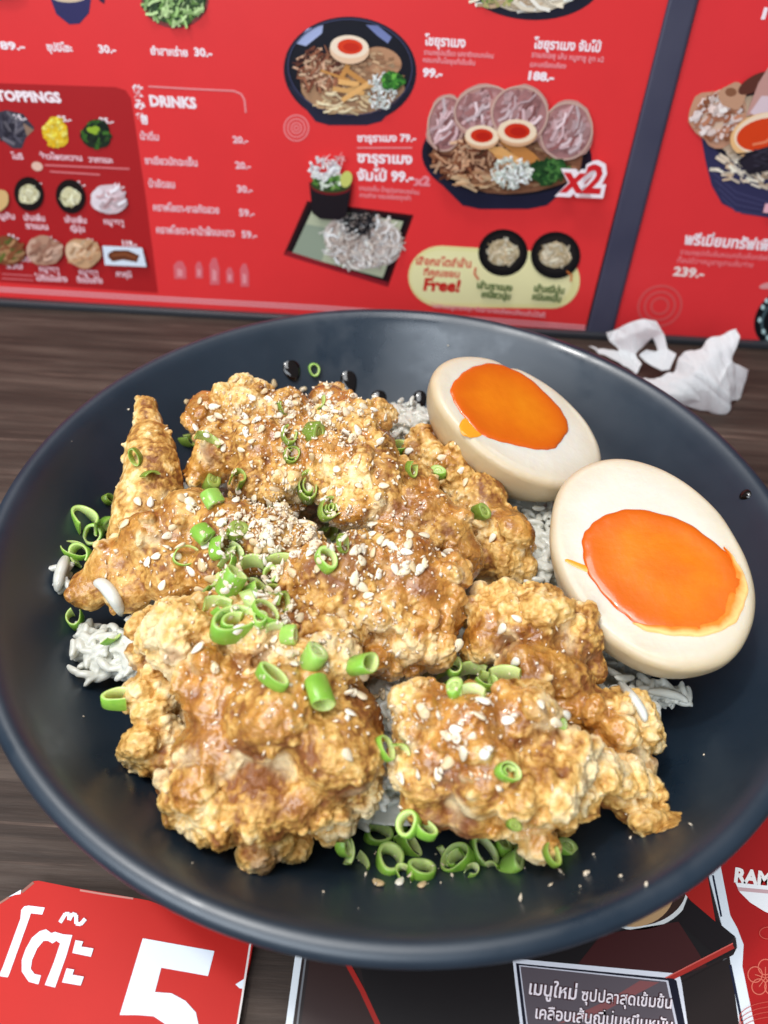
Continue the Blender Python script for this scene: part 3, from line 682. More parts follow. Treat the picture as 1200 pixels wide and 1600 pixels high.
def chicken(name, label, blobs, seed, glaze=.0, lump=1.0, floury=0.0, ylw=0.0, cat='fried chicken', shrink=.92, vox=.034, crumbs=1.0):
    rg = np.random.RandomState(seed)
    sp = []
    for x, y, z, r in blobs:
        c = at(x, y, z); sp.append((c, r*shrink/pxcm(c)))
    V, Nn, Fq = voxel_union(sp, .07, 7)
    off = seed*13.7; P = V+off
    big, _, _ = worley(P, 1.35, seed); bigb = np.clip(1-(big/.85)**2, 0, 1)
    V = V+Nn*(lump*(.17*bigb+.22*fbm(P, .95, seed+3, 2))-.07)[:, None]
    # craggy batter: nodules and flakes of many sizes fused into the surface
    reg = fbm(P, 1.5, seed+40, 2); prob = sstep(-.18, .30, reg)*.95+.05
    up0 = np.clip(Nn[:, 2], 0, 1)
    n_ = int(len(V)*.042*crumbs)
    idx = rg.choice(len(V), n_, p=prob/prob.sum()); cc = []; cr_ = []
    for i in idx:
        r = min(.34, .066*(1-rg.rand())**-.60)*(.75+.5*prob[i]); n0 = Vector(Nn[i])
        R = n0.to_track_quat('Z', 'X').to_matrix() @ Matrix.Rotation(rg.rand()*6.283, 3, 'Z') @ Matrix.Rotation(rg.normal()*.5, 3, 'X')
        sx, sy, sz = r*rg.uniform(.7, 1.6), r*rg.uniform(.6, 1.2), r*rg.uniform(.55, .95)
        c = V[i]+Nn[i]*r*rg.uniform(-.15, .35)
        cc.append(c); cr_.append(r); sp_ = np.array(R @ Matrix.Diagonal((sx, sy, sz))); cc[-1] = (c, sp_)
    V, Nn, Fq = voxel_union(cc, vox, 2, base=(V, [Fq]))
    P = V+off
    ctr = np.array([c[0] for c in cc]); near = np.zeros(len(V)); rr_ = np.array(cr_)
    for k in range(0, len(V), 8192):
        d = np.sqrt(((V[k:k+8192, None, :]-ctr[None])**2).sum(2))/(rr_*1.25)[None]
        near[k:k+8192] = np.clip(1.25-d, 0, 1).max(1)
    def wv(sc, k): return np.stack([vnoise(P, sc, seed+k), vnoise(P, sc, seed+k+1), vnoise(P, sc, seed+k+2)], 1)
    W = wv(.21, 36)*.08+wv(.09, 91)*.035
    m2, _, id2 = worley(P+W, .24, seed+9); cap2 = np.sqrt(np.clip(1-(m2/.70)**2, 0, 1))*(.15+.85*id2)
    m3, _, id3 = worley(P+W*.6, .12, seed+13); cap3 = np.sqrt(np.clip(1-(m3/.72)**2, 0, 1))*id3
    fine = fbm(P, .15, seed+50, 4); rdg = np.clip(1-np.abs(fbm(P+W, .38, seed+55, 3))*2.4, 0, 1)
    reg = fbm(P, 1.5, seed+40, 2); lumpy = sstep(-.30, .30, reg); up = np.clip(Nn[:, 2]*.7+.3, 0, 1)
    g = fbm(P, 1.3, seed+60, 3)*1.5+glaze+.30*up-.50*near*lumpy-.12*cap2
    glz = sstep(.05, .62, g); sm = 1-.45*glz
    h = lump*((.02+.040*lumpy)*cap2 + .030*rdg*sm + (.020+.024*lumpy)*cap3*sm + .034*fine*sm) - .045
    V2 = V+Nn*h[:, None]
    r = np.hypot(V2[:, 0], V2[:, 1]); zf = zin(np.minimum(r, 10.5))+.02
    V2[:, 2] = np.maximum(V2[:, 2], zf)
    crust = .52*near*(.35+.65*lumpy)+.26*cap2+.22*cap3+.22*fine+.26*fbm(P, .8, seed+66, 2)
    a_, b_ = np.percentile(crust, [4, 97]); crust = np.clip((crust-a_)/(b_-a_), 0, 1)
    flr = sstep(.10, .62, fbm(P, 1.0, seed+70, 3)*1.2+floury-.08-.40*up+.30*near+.12*cap2)*(1-glz)*.8
    red = sstep(.34, .70, fbm(P, .85, seed+80, 3)*1.35-.30*near)*.6
    o = mesh_obj(name, V2, Fq, M_CRUST, origin=V2.mean(0)*[1, 1, 0]+[0, 0, V2[:, 2].min()], attrs={'crust': crust, 'glaze': glz, 'flour': flr, 'red': red})
    tag(o, label, cat, 'pieces of fried chicken on the rice')
    return o
CH = {}
CH['strip'] = chicken('fried_chicken', 'narrow upright strip of fried chicken leaning on the left bowl wall', [(229, 638, 6.2, 22), (231, 660, 6.1, 30), (233, 685, 6.0, 38), (235, 705, 5.9, 44), (237, 730, 5.8, 50), (237, 752, 5.6, 55), (235, 775, 5.4, 58), (230, 800, 5.2, 58), (222, 822, 5.0, 54), (212, 840, 4.8, 48)], 3, -.45, .42, -.05, crumbs=.06)
CH['back'] = chicken('fried_chicken', 'broad piece of fried chicken at the back, thick with sesame', [(332, 658, 6.0, 50), (392, 647, 6.2, 48), (450, 649, 6.3, 48), (511, 630, 6.1, 34), (540, 655, 6.2, 46), (572, 668, 6.1, 42), (345, 712, 5.9, 52), (410, 700, 6.3, 62), (470, 705, 6.4, 60), (535, 695, 6.4, 56), (395, 750, 6.0, 45), (460, 748, 6.1, 48), (320, 735, 5.5, 38)], 11, .24, .9, shrink=.87)
CH['behind'] = chicken('fried_chicken', 'dark brown piece of fried chicken tucked beside the back egg', [(660, 705, 5.5, 36), (700, 745, 5.4, 48), (745, 790, 5.2, 52), (778, 838, 5.0, 54), (782, 872, 4.8, 48), (735, 880, 4.7, 46)], 17, .20, .85, shrink=.89)
CH['long'] = chicken('fried_chicken', 'long knobbly piece of fried chicken running down towards the middle right', [(535, 735, 6.4, 52), (575, 722, 6.4, 58), (600, 765, 6.4, 60), (640, 762, 6.3, 52), (665, 800, 6.3, 54), (700, 832, 6.1, 50), (712, 868, 5.8, 42), (560, 790, 6.2, 46), (620, 810, 6.2, 45)], 23, .06, 1.05, shrink=.87)
CH['left'] = chicken('fried_chicken', 'smooth glazed piece of fried chicken tapering to the left bowl wall', [(140, 925, 5.0, 38), (185, 888, 5.4, 54), (240, 850, 5.9, 64), (295, 822, 6.1, 66), (355, 832, 6.3, 66), (415, 850, 6.3, 62), (465, 862, 6.2, 52), (200, 918, 5.3, 45), (275, 892, 5.7, 58), (345, 890, 6.0, 56), (310, 790, 6.1, 34)], 29, .28, .55, crumbs=.22, shrink=.90)
CH['middle'] = chicken('fried_chicken', 'reddish glazed piece of fried chicken in the middle of the bowl', [(500, 905, 6.7, 58), (560, 888, 6.9, 64), (622, 888, 6.8, 64), (655, 925, 6.5, 60), (600, 945, 6.5, 60), (535, 945, 6.4, 55), (648, 985, 6.1, 54), (688, 960, 6.0, 32), (620, 1005, 5.9, 40), (470, 940, 6.3, 46)], 37, .30, 1.0, shrink=.87)
CH['front'] = chicken('fried_chicken', 'largest craggy piece of fried chicken at the front left', [(300, 995, 6.0, 60), (370, 985, 6.3, 58), (440, 1012, 6.5, 62), (500, 1050, 6.5, 62), (350, 1085, 6.3, 72), (430, 1115, 6.6, 84), (515, 1165, 6.3, 80), (345, 1185, 5.7, 72), (405, 1240, 5.4, 76), (420, 1282, 4.9, 54), (490, 1235, 5.6, 70), (552, 1225, 5.3, 54), (550, 1130, 6.1, 52), (332, 1250, 5.0, 46), (378, 1290, 4.6, 42), (525, 1280, 4.8, 36), (262, 1000, 5.4, 44), (250, 1080, 5.0, 42), (246, 1145, 4.6, 38), (256, 1185, 4.3, 32)], 41, -.12, 1.15, .08, crumbs=.85)
CH['right'] = chicken('fried_chicken', 'pale crusted piece of fried chicken at the front right', [(672, 1130, 6.1, 56), (735, 1138, 6.5, 62), (800, 1130, 6.5, 55), (858, 1160, 6.2, 55), (672, 1200, 5.9, 62), (755, 1205, 6.2, 70), (835, 1215, 6.0, 65), (668, 1255, 5.3, 46), (740, 1258, 5.4, 50), (815, 1258, 5.3, 48), (900, 1218, 5.5, 48), (948, 1230, 5.0, 42), (988, 1258, 4.6, 36), (880, 1268, 5.0, 36)], 53, -.16, .95, .08, crumbs=.85)
CH['upper'] = chicken('fried_chicken', 'knobbly piece of fried chicken below the near egg', [(768, 975, 5.9, 48), (750, 1005, 5.7, 40), (835, 985, 6.0, 54), (895, 1000, 5.9, 50), (880, 1060, 5.8, 55), (830, 1055, 5.9, 55), (925, 1040, 5.5, 32), (905, 1105, 5.5, 44), (950, 1135, 5.2, 48), (980, 1155, 4.9, 38), (965, 1195, 4.7, 40)], 61, .08, 1.1, shrink=.89)
cb = chicken('batter_crumb', 'small torn crumb of fried batter among the front scallions', [(826, 1304, 4.6, 11), (838, 1318, 4.5, 15), (846, 1330, 4.3, 15), (862, 1324, 4.2, 12), (850, 1342, 4.1, 10)], 71, -.4, .35, .4, cat='batter crumb', vox=.025, crumbs=.7)
del cb['group']

# ------------------------------------------------------------------ eggs
def egg(label, cx, cy, z, ax, td, tilt, La, Lb, asym, yolk, depth=None, drip=None, cooked=None, notch=None):
    C0 = at(cx, cy, z); v = (CAM-C0); v /= np.linalg.norm(v)
    r = RT-v*(RT @ v); r /= np.linalg.norm(r); u = np.cross(v, r)
    md = r*math.cos(math.radians(ax))-u*math.sin(math.radians(ax)); d_ = r*math.cos(math.radians(td))+u*math.sin(math.radians(td))
    t = math.radians(tilt); n = v*math.cos(t)+d_*math.sin(t); m_ = md-n*(md @ n); m_ /= np.linalg.norm(m_); q = np.cross(n, m_)
    a, b = La/2, Lb/2; D = depth or b
    def outline(th, k=1.0):
        x = a*np.cos(th); y = b*np.sin(th)*(1+asym*np.cos(th))
        return x*k, y*k
    NS = 128; th = np.arange(NS)/NS*2*math.pi
    rows = []; skin = []; rr = .25
    for s in np.linspace(1, 0, 34)**.9:                              # body from the pole up to the rounded rim
        k = math.sqrt(max(0, 1-s*s)); x, y = outline(th, max(k, .001))
        rows.append((x, y, np.full(NS, -(D-rr)*s-rr))); skin.append(1.0)
    for ph_ in np.linspace(8, 90, 9):
        k = 1-rr/b*.85*(1-math.cos(math.radians(ph_))); x, y = outline(th, k)
        rows.append((x, y, np.full(NS, -rr*(1-math.sin(math.radians(ph_)))))); skin.append(1.0-.62*(ph_/90)**1.5)
    k0 = 1-rr/b*.85
    for i_, k in enumerate(np.linspace(k0-.02, .001, 30)):
        x, y = outline(th, k); P = np.stack([x, y, np.zeros(NS)], 1)+cx
        rows.append((x, y, .03*fbm(P, 1.2, 5, 2)+.03*(1-k))); skin.append(max(0, .36-.05*i_))
    V = []; SK = []
    for (x, y, zz), s in zip(rows, skin):
        P = np.stack([x, y, zz], 1); nz = fbm(P+cx, 1.6, 9, 2)*.05
        x = x*(1+nz/ a); y = y*(1+nz/b)
        if notch:
            nt = np.exp(-((th-notch[0]+math.pi) % (2*math.pi)-math.pi)**2/notch[1]**2)*notch[2]
            x = x*(1-nt); y = y*(1-nt)
        V.append(C0+x[:, None]*m_+y[:, None]*q+zz[:, None]*n); SK += [s]*NS
    V = np.concatenate(V); F = []
    for k in range(len(rows)-1):
        for j in range(NS): F.append((k*NS+j, k*NS+(j+1) % NS, (k+1)*NS+(j+1) % NS, (k+1)*NS+j))
    base = C0-n*D*.9
    e = thing('egg_half', label, 'egg', base, 'soft-boiled egg halves')
    mesh_obj('egg_white', V, np.array(F), M_WHITE, e, attrs={'skin': SK})
    yk = np.array(yolk, float); yc = (yk.max(0)+yk.min(0))/2; ny = len(yk)
    def yp(th, k):
        th = np.atleast_1d(th); f = (th/(2*math.pi)*ny) % ny; i = np.floor(f).astype(int) % ny; u_ = (f-np.floor(f))[:, None]
        p0, p1, p2, p3 = yk[(i-1) % ny], yk[i], yk[(i+1) % ny], yk[(i+2) % ny]
        P = .5*((2*p1)+(-p0+p2)*u_+(2*p0-5*p1+4*p2-p3)*u_**2+(-p0+3*p1-3*p2+p3)*u_**3)
        P = yc+(P-yc)*k*(1+.007*np.sin(11*th)+.006*np.sin(23*th+1))[:, None]
        return P[:, 0], P[:, 1]
    V = []; F = []; E = []
    ks = [1.0, .985, .96, .92, .85, .76, .66, .55, .44, .33, .22, .11, .002]; hs = [-.05, .020, .045, .058, .062, .052, .044, .046, .05, .054, .057, .058, .058]
    for k, hh in zip(ks, hs):
        x, y = yp(th, k); P = np.stack([x, y, 0*x], 1)
        zz = hh+.012*fbm(P+7, .6, 3, 2)*(k < .97)
        V.append(C0+x[:, None]*m_+y[:, None]*q+zz[:, None]*n); E += [float(max(0, (k-.35)/.65))**1.6]*NS
    for k in range(len(ks)-1):
        for j in range(NS): F.append((k*NS+j, k*NS+(j+1) % NS, (k+1)*NS+(j+1) % NS, (k+1)*NS+j))
    yo = mesh_obj('yolk', np.concatenate(V), np.array(F), M_YOLK, e, attrs={'edge': E})
    def loc(x, y, zz): return C0+x*m_+y*q+zz*n
    if drip:
        # runny yolk that crosses the white: a thin raised ribbon
        pts = np.array(drip, float); VV = []; FF = []; L = 12
        cp = catmull(pts, 8)
        for i, (x, y, wd) in enumerate(cp):
            d = cp[min(i+1, len(cp)-1)][:2]-cp[max(i-1, 0)][:2]; d = d/(np.linalg.norm(d)+1e-9); nn = np.array([-d[1], d[0]])
            over = max(0.0, math.hypot(x/a, y/b/(1+asym*x/a))-.985)
            for j in range(L):
                f = -1+2*j/(L-1); VV.append(loc(x+nn[0]*wd*f, y+nn[1]*wd*f, .004+.035*math.sqrt(max(0, 1-f*f))*min(1, wd*6)-over*2.2))
        for i in range(len(cp)-1):
            for j in range(L-1): FF.append((i*L+j, i*L+j+1, (i+1)*L+j+1, (i+1)*L+j))
        mesh_obj('yolk_drip', VV, np.array(FF), M_DRIP, yo)
    if cooked:
        a0, a1, w0 = cooked; VV = []; FF = []; n_ = 60; L = 10; GE = []
        for i in range(n_+1):
            f = i/n_; th_ = np.array([(a0+(a1-a0)*f)/ny*2*math.pi])
            wd = w0*math.sin(math.pi*f)**.8*(1+.15*math.sin(f*11))
            for j in range(L):
                g = j/(L-1); k = 1.012-wd*g*(1+.07*math.sin(9*f+2)+.05*math.sin(23*f)); x, y = yp(th_, k)
                P = np.array([[x[0], y[0], 0.]]); GE.append(g)
                VV.append(loc(x[0], y[0], .058+.018*math.sin(math.pi*g)+.02*float(vnoise(P, .12, 4)[0])-.10*(g == 0)-.06*(g == 1)))
        for i in range(n_):
            for j in range(L-1): FF.append((i*L+j, (i+1)*L+j, (i+1)*L+j+1, i*L+j+1))
        mesh_obj('cooked_yolk_rim', VV, np.array(FF), M_COOKED, yo, attrs={'edge': GE})
    return e
egg('soft-boiled egg half at the back with runny yolk dripping over its edge', 811, 650, 6.8, 35.4, 57.5, 50.5, 5.85, 4.34, .03,
    [(-2.08, -.86), (-2.2, .16), (-1.78, 1.30), (-.75, 1.80), (.55, 1.55), (1.38, .98), (1.48, -.09), (1.15, -.75), (.18, -1.36), (-.62, -1.66), (-1.35, -1.41)], depth=2.5,
    drip=[(-.82, -1.15, .36), (-.86, -1.40, .37), (-.90, -1.62, .36), (-.93, -1.80, .31), (-.94, -1.92, .24), (-.95, -2.0, .15), (-.95, -2.04, .02)], notch=(2.05, .10, .07))
egg('larger soft-boiled egg half near the right rim with pale crumbly yolk edge', 1012, 860, 6.8, 77.4, 71, 36, 6.45, 4.6, .03,
    [(-.60, -1.50), (-1.14, -1.02), (-1.36, -.05), (-.77, 1.07), (.28, 1.71), (1.33, 1.86), (2.18, 1.32), (2.50, .46), (2.16, -.74), (1.51, -1.30), (.45, -1.66)], depth=2.5,
    drip=[(.28, -1.40, .20), (.16, -1.64, .12), (.0, -1.82, .09), (-.12, -1.94, .075), (-.2, -2.02, .05), (-.23, -2.05, .01)], cooked=(8.6, 4.1, .20))

# ------------------------------------------------------------------ rice
def grain_mesh(l=.32, r=.105, seg=8, rng=9, bend=.05):
    V = []; F = []
    for i in range(rng):
        f = -1+2*i/(rng-1); rr = max(.004, r*math.sqrt(max(0, 1-abs(f)**2.4))); x = l*f
        for j in range(seg):
            a_ = 2*math.pi*j/seg; V.append((x, rr*math.cos(a_), rr*math.sin(a_)*.85+bend*(f*f)*-1))
    for i in range(rng-1):
        for j in range(seg): F.append((i*seg+j, i*seg+(j+1) % seg, (i+1)*seg+(j+1) % seg, (i+1)*seg+j))
    return np.array(V), np.array(F)
GV, GF = grain_mesh(.265, .102)
def rand_rot(tiltmax=.6):
    a_ = np.random.rand()*6.283; b_ = (np.random.rand()*2-1)*tiltmax; c_ = np.random.rand()*6.283
    return np.array((Matrix.Rotation(a_, 3, 'Z') @ Matrix.Rotation(b_, 3, 'Y') @ Matrix.Rotation(c_, 3, 'X')))
VV = []; FF = []; off = 0
nr, na = 44, 128
hv = []
for i in range(nr):
    r = 7.7*i/(nr-1)
    for j in range(na):
        th = 2*math.pi*j/na; p = np.array([[r*math.cos(th), r*math.sin(th), 0.]])
        hv.append((p[0, 0], p[0, 1], max(zin(r)+.01, 4.35-.013*r*r+.12*float(vnoise(p, .7, 3)[0]))))
VV.append(np.array(hv)); f = []
for i in range(nr-1):
    for j in range(na): f.append((i*na+j, (i+1)*na+j, (i+1)*na+(j+1) % na, i*na+(j+1) % na))
f.append(None)
# close the bed underneath so that it is a solid
bot = len(hv); hv2 = [(x*.96, y*.96, max(zin(math.hypot(x, y))-.05, .9)) for x, y, z in hv[-na:]]
f = f[:-1]
VV[0] = np.array(hv+hv2+[(0, 0, .8)])
for j in range(na):
    j2 = (j+1) % na; f.append(((nr-1)*na+j, bot+j, bot+j2, (nr-1)*na+j2)); f.append((bot+j, bot+na, bot+na, bot+j2))
FF.append(np.array(f)); off = len(VV[0])
def put_grain(p, sc=1.0, tm=.6):
    global off
    R = rand_rot(tm); VV.append((GV*sc*np.random.uniform(.85, 1.2)) @ R.T+p); FF.append(GF+off); off += len(GV)
for k in range(1500):
    r = 7.8*math.sqrt(np.random.rand()); th = np.random.rand()*6.283; x, y = r*math.cos(th), r*math.sin(th)
    put_grain(np.array([x, y, max(zin(r)+.06, 4.40-.013*r*r+np.random.uniform(-.05, .12))]))
# heaps that show in the gaps (centre pixel, height, spread in px, count, mean lift)
for cx, cy, z, sx, sy, n_, hh in ((215, 1030, 4.3, 24, 32, 70, .35), (150, 1010, 4.3, 26, 34, 38, .22), (238, 985, 4.7, 26, 20, 36, .2), (97, 895, 4.6, 7, 16, 7, .08), (640, 662, 5.0, 26, 20, 60, .40), (800, 945, 5.0, 52, 18, 80, .3), (605, 1090, 4.9, 26, 44, 80, .3),
        (985, 1095, 4.5, 34, 28, 44, .25), (1040, 1082, 4.5, 26, 10, 14, .10), (1000, 1180, 4.2, 10, 24, 12, .1), (840, 860, 4.7, 26, 50, 60, .2), (600, 1200, 4.6, 14, 40, 30, .2)):
    for k in range(int(n_*2.6)):
        x, y = np.random.normal(cx, sx*.62), np.random.normal(cy, sy*.55); p = at(x, y, z)
        r = math.hypot(p[0], p[1]); put_grain(np.array([p[0], p[1], max(z+np.random.uniform(-.35, hh), zin(min(r, 10.5))+.09)]), 1.0, .28)
RV, _n, RF = voxel_union([], .027, 2, base=(np.concatenate(VV), FF))
_P = RV; RV = RV+_n*(.008*fbm(_P, .16, 3, 2)[:, None])
rice = mesh_obj('rice', RV, RF, M_RICE); tag(rice, 'bed of white cooked rice under the chicken and eggs', 'rice', kind='stuff')

# ------------------------------------------------------------------ soy drops, chip
dg = None
def drop(px, py, rx, ry, label, rot=0):
    # sits on the inner wall: ray against the bowl's profile
    d = ray(px, py); s = 8.0; 
    while s < 60:
        p = CAM+d*s
        r = math.hypot(p[0], p[1])
        if r < 10.6 and p[2] <= zin(r): break
        s += .01
    k = pxcm(p); nrm = np.array([-p[0]/r, -p[1]/r, 1.15]); nrm /= np.linalg.norm(nrm)
    tx_ = np.cross([0, 0, 1.0], nrm); tx_ /= np.linalg.norm(tx_); ty_ = np.cross(nrm, tx_)
    V = []; F = []
    for i in range(9):
        f = i/8; q = math.cos(f*math.pi/2); hh = .13*math.sin(f*math.pi/2)*min(1, ry/12)
        for j in range(24):
            a_ = 2*math.pi*j/24; egg_ = 1+.25*math.sin(a_)
            V.append(p+tx_*(rx/k*q*math.cos(a_)*egg_)+ty_*(ry/k*1.25*q*math.sin(a_))+nrm*(hh-.01))
    for i in range(8):
        for j in range(24): F.append((i*24+j, i*24+(j+1) % 24, (i+1)*24+(j+1) % 24, (i+1)*24+j))
    o = mesh_obj('soy_sauce_drop', V, np.array(F), M_SOY, origin=p); tag(o, label, 'sauce drop', 'dark sauce drops on the back bowl wall'); return o
drop(456, 578, 14, 15, 'leftmost dark sauce drop on the back bowl wall, by the tiny scallion ring')
drop(545, 597, 13, 18, 'largest long dark sauce drop on the back bowl wall')
drop(592, 624, 12, 12, 'round dark sauce drop on the bowl wall left of the bare rice')
drop(655, 628, 11, 15, 'dark sauce drop partly hidden behind the back egg')
drop(1165, 773, 9, 8, 'lone dark speck of sauce on the right bowl wall above the near egg')

# ------------------------------------------------------------------ crumpled tissues
def sheet(name, label, P, faces, seed, sub=5, amp=.10):
    V0 = [aty(x, y, Y) for x, y, Y in P]
    bm = bmesh.new(); vs = [bm.verts.new(v) for v in V0]
    for f in faces:
        try: bm.faces.new([vs[i] for i in f])
        except ValueError: pass
    bmesh.ops.triangulate(bm, faces=bm.faces[:])
    bmesh.ops.recalc_face_normals(bm, faces=bm.faces[:])
    for k in range(sub): bmesh.ops.subdivide_edges(bm, edges=bm.edges[:], cuts=1, use_grid_fill=True, smooth=.35 if k < 2 else 0)
    for k in range(9): bmesh.ops.smooth_vert(bm, verts=bm.verts[:], factor=.5, use_axis_x=True, use_axis_y=True, use_axis_z=True)
    bm.normal_update()
    V = np.array([v.co[:] for v in bm.verts]); Nn = np.array([v.normal[:] for v in bm.verts])
    A1 = (V+seed) @ np.array([[2.6, .5, .3], [.2, .55, -.4], [.7, .3, .6]]); A2 = (V+seed*2) @ np.array([[.6, 1.2, .2], [1.1, .4, .5], [-.4, 1.6, .7]])
    h = amp*(1.1*fbm(A1, 1.5, seed, 2)+1.0*(.5-np.abs(fbm(A1, 2.2, seed+8, 2))*2.2)+.8*(.5-np.abs(fbm(A2, 1.6, seed+18, 2))*2.2))
    V = V+Nn*h[:, None]; V[:, 2] = np.maximum(V[:, 2], .02)
    F = [[v.index for v in f.verts] for f in bm.faces] if not bm.verts.index_update() else []
    bm.free()
    o = mesh_obj(name, V, F, M_TISSUE, origin=(V[:, 0].mean(), V[:, 1].mean(), 0)); 
    m = o.modifiers.new('s', 'SOLIDIFY'); m.thickness = .0003
    tag(o, label, 'tissue', 'crumpled tissues behind the bowl'); return o
P = [(1000, 592, 14.6), (1052, 583, 15.2), (1058, 556, 15.8), (1098, 543, 15.9), (1105, 531, 16.1), (1150, 515, 16.4), (1157, 526, 16.0), (1142, 563, 15.2), (1124, 584, 14.4), (1172, 577, 15.6), (1157, 626, 14.9),
     (1147, 625, 14.2), (1135, 648, 13.5), (1085, 640, 13.6), (1090, 578, 14.2), (1120, 604, 13.7), (1040, 602, 14.2), (1068, 618, 13.6), (1000, 612, 13.4), (1110, 560, 15.0)]
Fc = [(4, 5, 6, 19), (6, 7, 8, 19), (4, 19, 14, 3), (19, 8, 14), (3, 14, 1, 2), (1, 14, 16, 0), (16, 14, 17), (14, 8, 15, 17), (8, 7, 15), (7, 9, 10, 15), (15, 10, 11), (15, 11, 12, 17), (17, 12, 13), (16, 17, 13, 18), (0, 16, 18)]
sheet('crumpled_tissue', 'larger crumpled white tissue with a folded wing sticking up, at right', P, Fc, 5)
P = [(946, 519, 17.0), (962, 515, 17.2), (985, 503, 17.0), (1008, 497, 16.9), (1026, 502, 16.8), (1037, 520, 16.6), (1044, 546, 16.2), (1029, 549, 16.4), (1019, 526, 16.9), (1010, 536, 16.9), (994, 553, 16.4), (966, 547, 16.6), (951, 533, 16.9),
     (963, 566, 15.6), (996, 583, 15.0), (1004, 570, 15.4), (916, 543, 16.6), (1057, 553, 16.0), (1046, 579, 15.3), (1034, 581, 15.2), (997, 556, 16.0), (1010, 546, 16.3), (985, 525, 16.6), (1012, 512, 16.6)]
Fc = [(0, 1, 22, 12), (1, 2, 22), (2, 3, 23, 22), (3, 4, 23), (4, 5, 8, 23), (5, 6, 7, 8), (23, 8, 9, 22), (22, 9, 10, 11), (12, 22, 11), (11, 10, 15, 14), (11, 14, 13), (16, 11, 13), (6, 17, 18, 19), (7, 6, 19, 20), (7, 20, 21)]
sheet('crumpled_tissue', 'smaller twisted white tissue arching up below the dark strip', P, Fc, 9)

# ------------------------------------------------------------------ scallions
def ring_mesh(R, r, hgt, a0=0, a1=360, seg=40, ecc=1.0, wob=.06, seed=0):
    rnd = random.Random(seed); ph = rnd.random()*6
    closed = (a1-a0) >= 359; V = []; I = []; F = []; prof_ = []
    w_ = R-r; b_ = min(w_*.3, .03)
    for (rr, zz, ii) in ((R-b_, hgt/2, .35), (R, hgt/2-b_, 0), (R*1.01, 0, 0), (R, -hgt/2+b_, 0), (R-b_, -hgt/2, .35), (r+b_, -hgt/2, .8), (r, -hgt/2+b_, 1), (r*.98, 0, 1), (r, hgt/2-b_, 1), (r+b_, hgt/2, .8)):
        prof_.append((rr, zz, ii))
    n = seg; m = len(prof_); cnt = n if closed else n+1
    for i in range(cnt):
        a_ = math.radians(a0+(a1-a0)*i/n); q = 1+wob*math.sin(2*a_+ph)+wob*.5*math.sin(3*a_+2*ph)
        for rr, zz, ii in prof_:
            V.append((rr*q*math.cos(a_), rr*q*ecc*math.sin(a_), zz*(1+.12*math.sin(a_+ph)))); I.append(ii)
    for i in range(n):
        for j in range(m): F.append((i*m+j, ((i+1) % cnt)*m+j, ((i+1) % cnt)*m+(j+1) % m, i*m+(j+1) % m))
    V = np.array(V)
    if not closed:
        F.append(list(range(m))[::-1]); F.append([n*m+j for j in range(m)])
    return V, [list(f) for f in F], I
PROTO = {}
def proto(key, parts):
    V = []; F = []; I = []
    for v, f, i in parts:
        b = len(V); V += [tuple(x) for x in v]; F += [[b+k for k in q] for q in f]; I += i
    V = np.array(V); V = V-(V.max(0)+V.min(0))/2 if key in ('strip', 'curl') else V
    PROTO[key] = (V, F, I)
# unit size: outer diameter 1
proto('ring', [ring_mesh(.5, .36, .50, ecc=.88, wob=.08, seed=1)]); proto('thin', [ring_mesh(.5, .445, .28, ecc=.75, wob=.09, seed=2)])
proto('double', [ring_mesh(.5, .41, .50, ecc=.85, wob=.09, seed=3), ring_mesh(.30, .22, .44, 30, 250, ecc=.8, seed=4)])
proto('tall', [ring_mesh(.5, .40, .9, ecc=.72, wob=.08, seed=5)]); proto('long', [ring_mesh(.5, .39, .40, ecc=.42, wob=.03, seed=6)])
proto('curl', [ring_mesh(.5, .39, .55, 10, 300, ecc=.8, wob=.10, seed=7)]); proto('strip', [ring_mesh(.9, .80, .55, -38, 38, seg=20, wob=.05, seed=8)])
proto('block', [ring_mesh(.5, .24, .75, ecc=.8, wob=.08, seed=9), ring_mesh(.25, .02, .68, ecc=.8, seed=10)])
proto('nest', [ring_mesh(.5, .42, .42, 0, 300, ecc=.8, wob=.12, seed=11), ring_mesh(.32, .25, .36, 80, 330, ecc=.7, wob=.1, seed=12), ring_mesh(.2, .12, .36, ecc=.6, seed=13)])
MESHES = {}
for key, (V, F, I) in PROTO.items():
    for mk, mm in (('g', M_GREEN), ('o', M_OLIVE), ('p', M_PALE)):
        me = bpy.data.meshes.new('scallion'); me.from_pydata([tuple(v*S) for v in V], [], F); me.update()
        me.polygons.foreach_set('use_smooth', [True]*len(me.polygons))
        at_ = me.attributes.new('inner', 'FLOAT', 'POINT'); at_.data.foreach_set('value', np.array(I, np.float32)); me.materials.append(mm); MESHES[key+mk] = me
def cast(px, py):
    dg = bpy.context.evaluated_depsgraph_get(); d = ray(px, py); d /= np.linalg.norm(d)
    hit, loc, nrm, idx, ob, mt = SC.ray_cast(dg, Vector(CAM*S), Vector(d))
    return (np.array(loc)/S, np.array(nrm), ob) if hit else (None, None, None)
bpy.context.view_layer.update()
scs = None
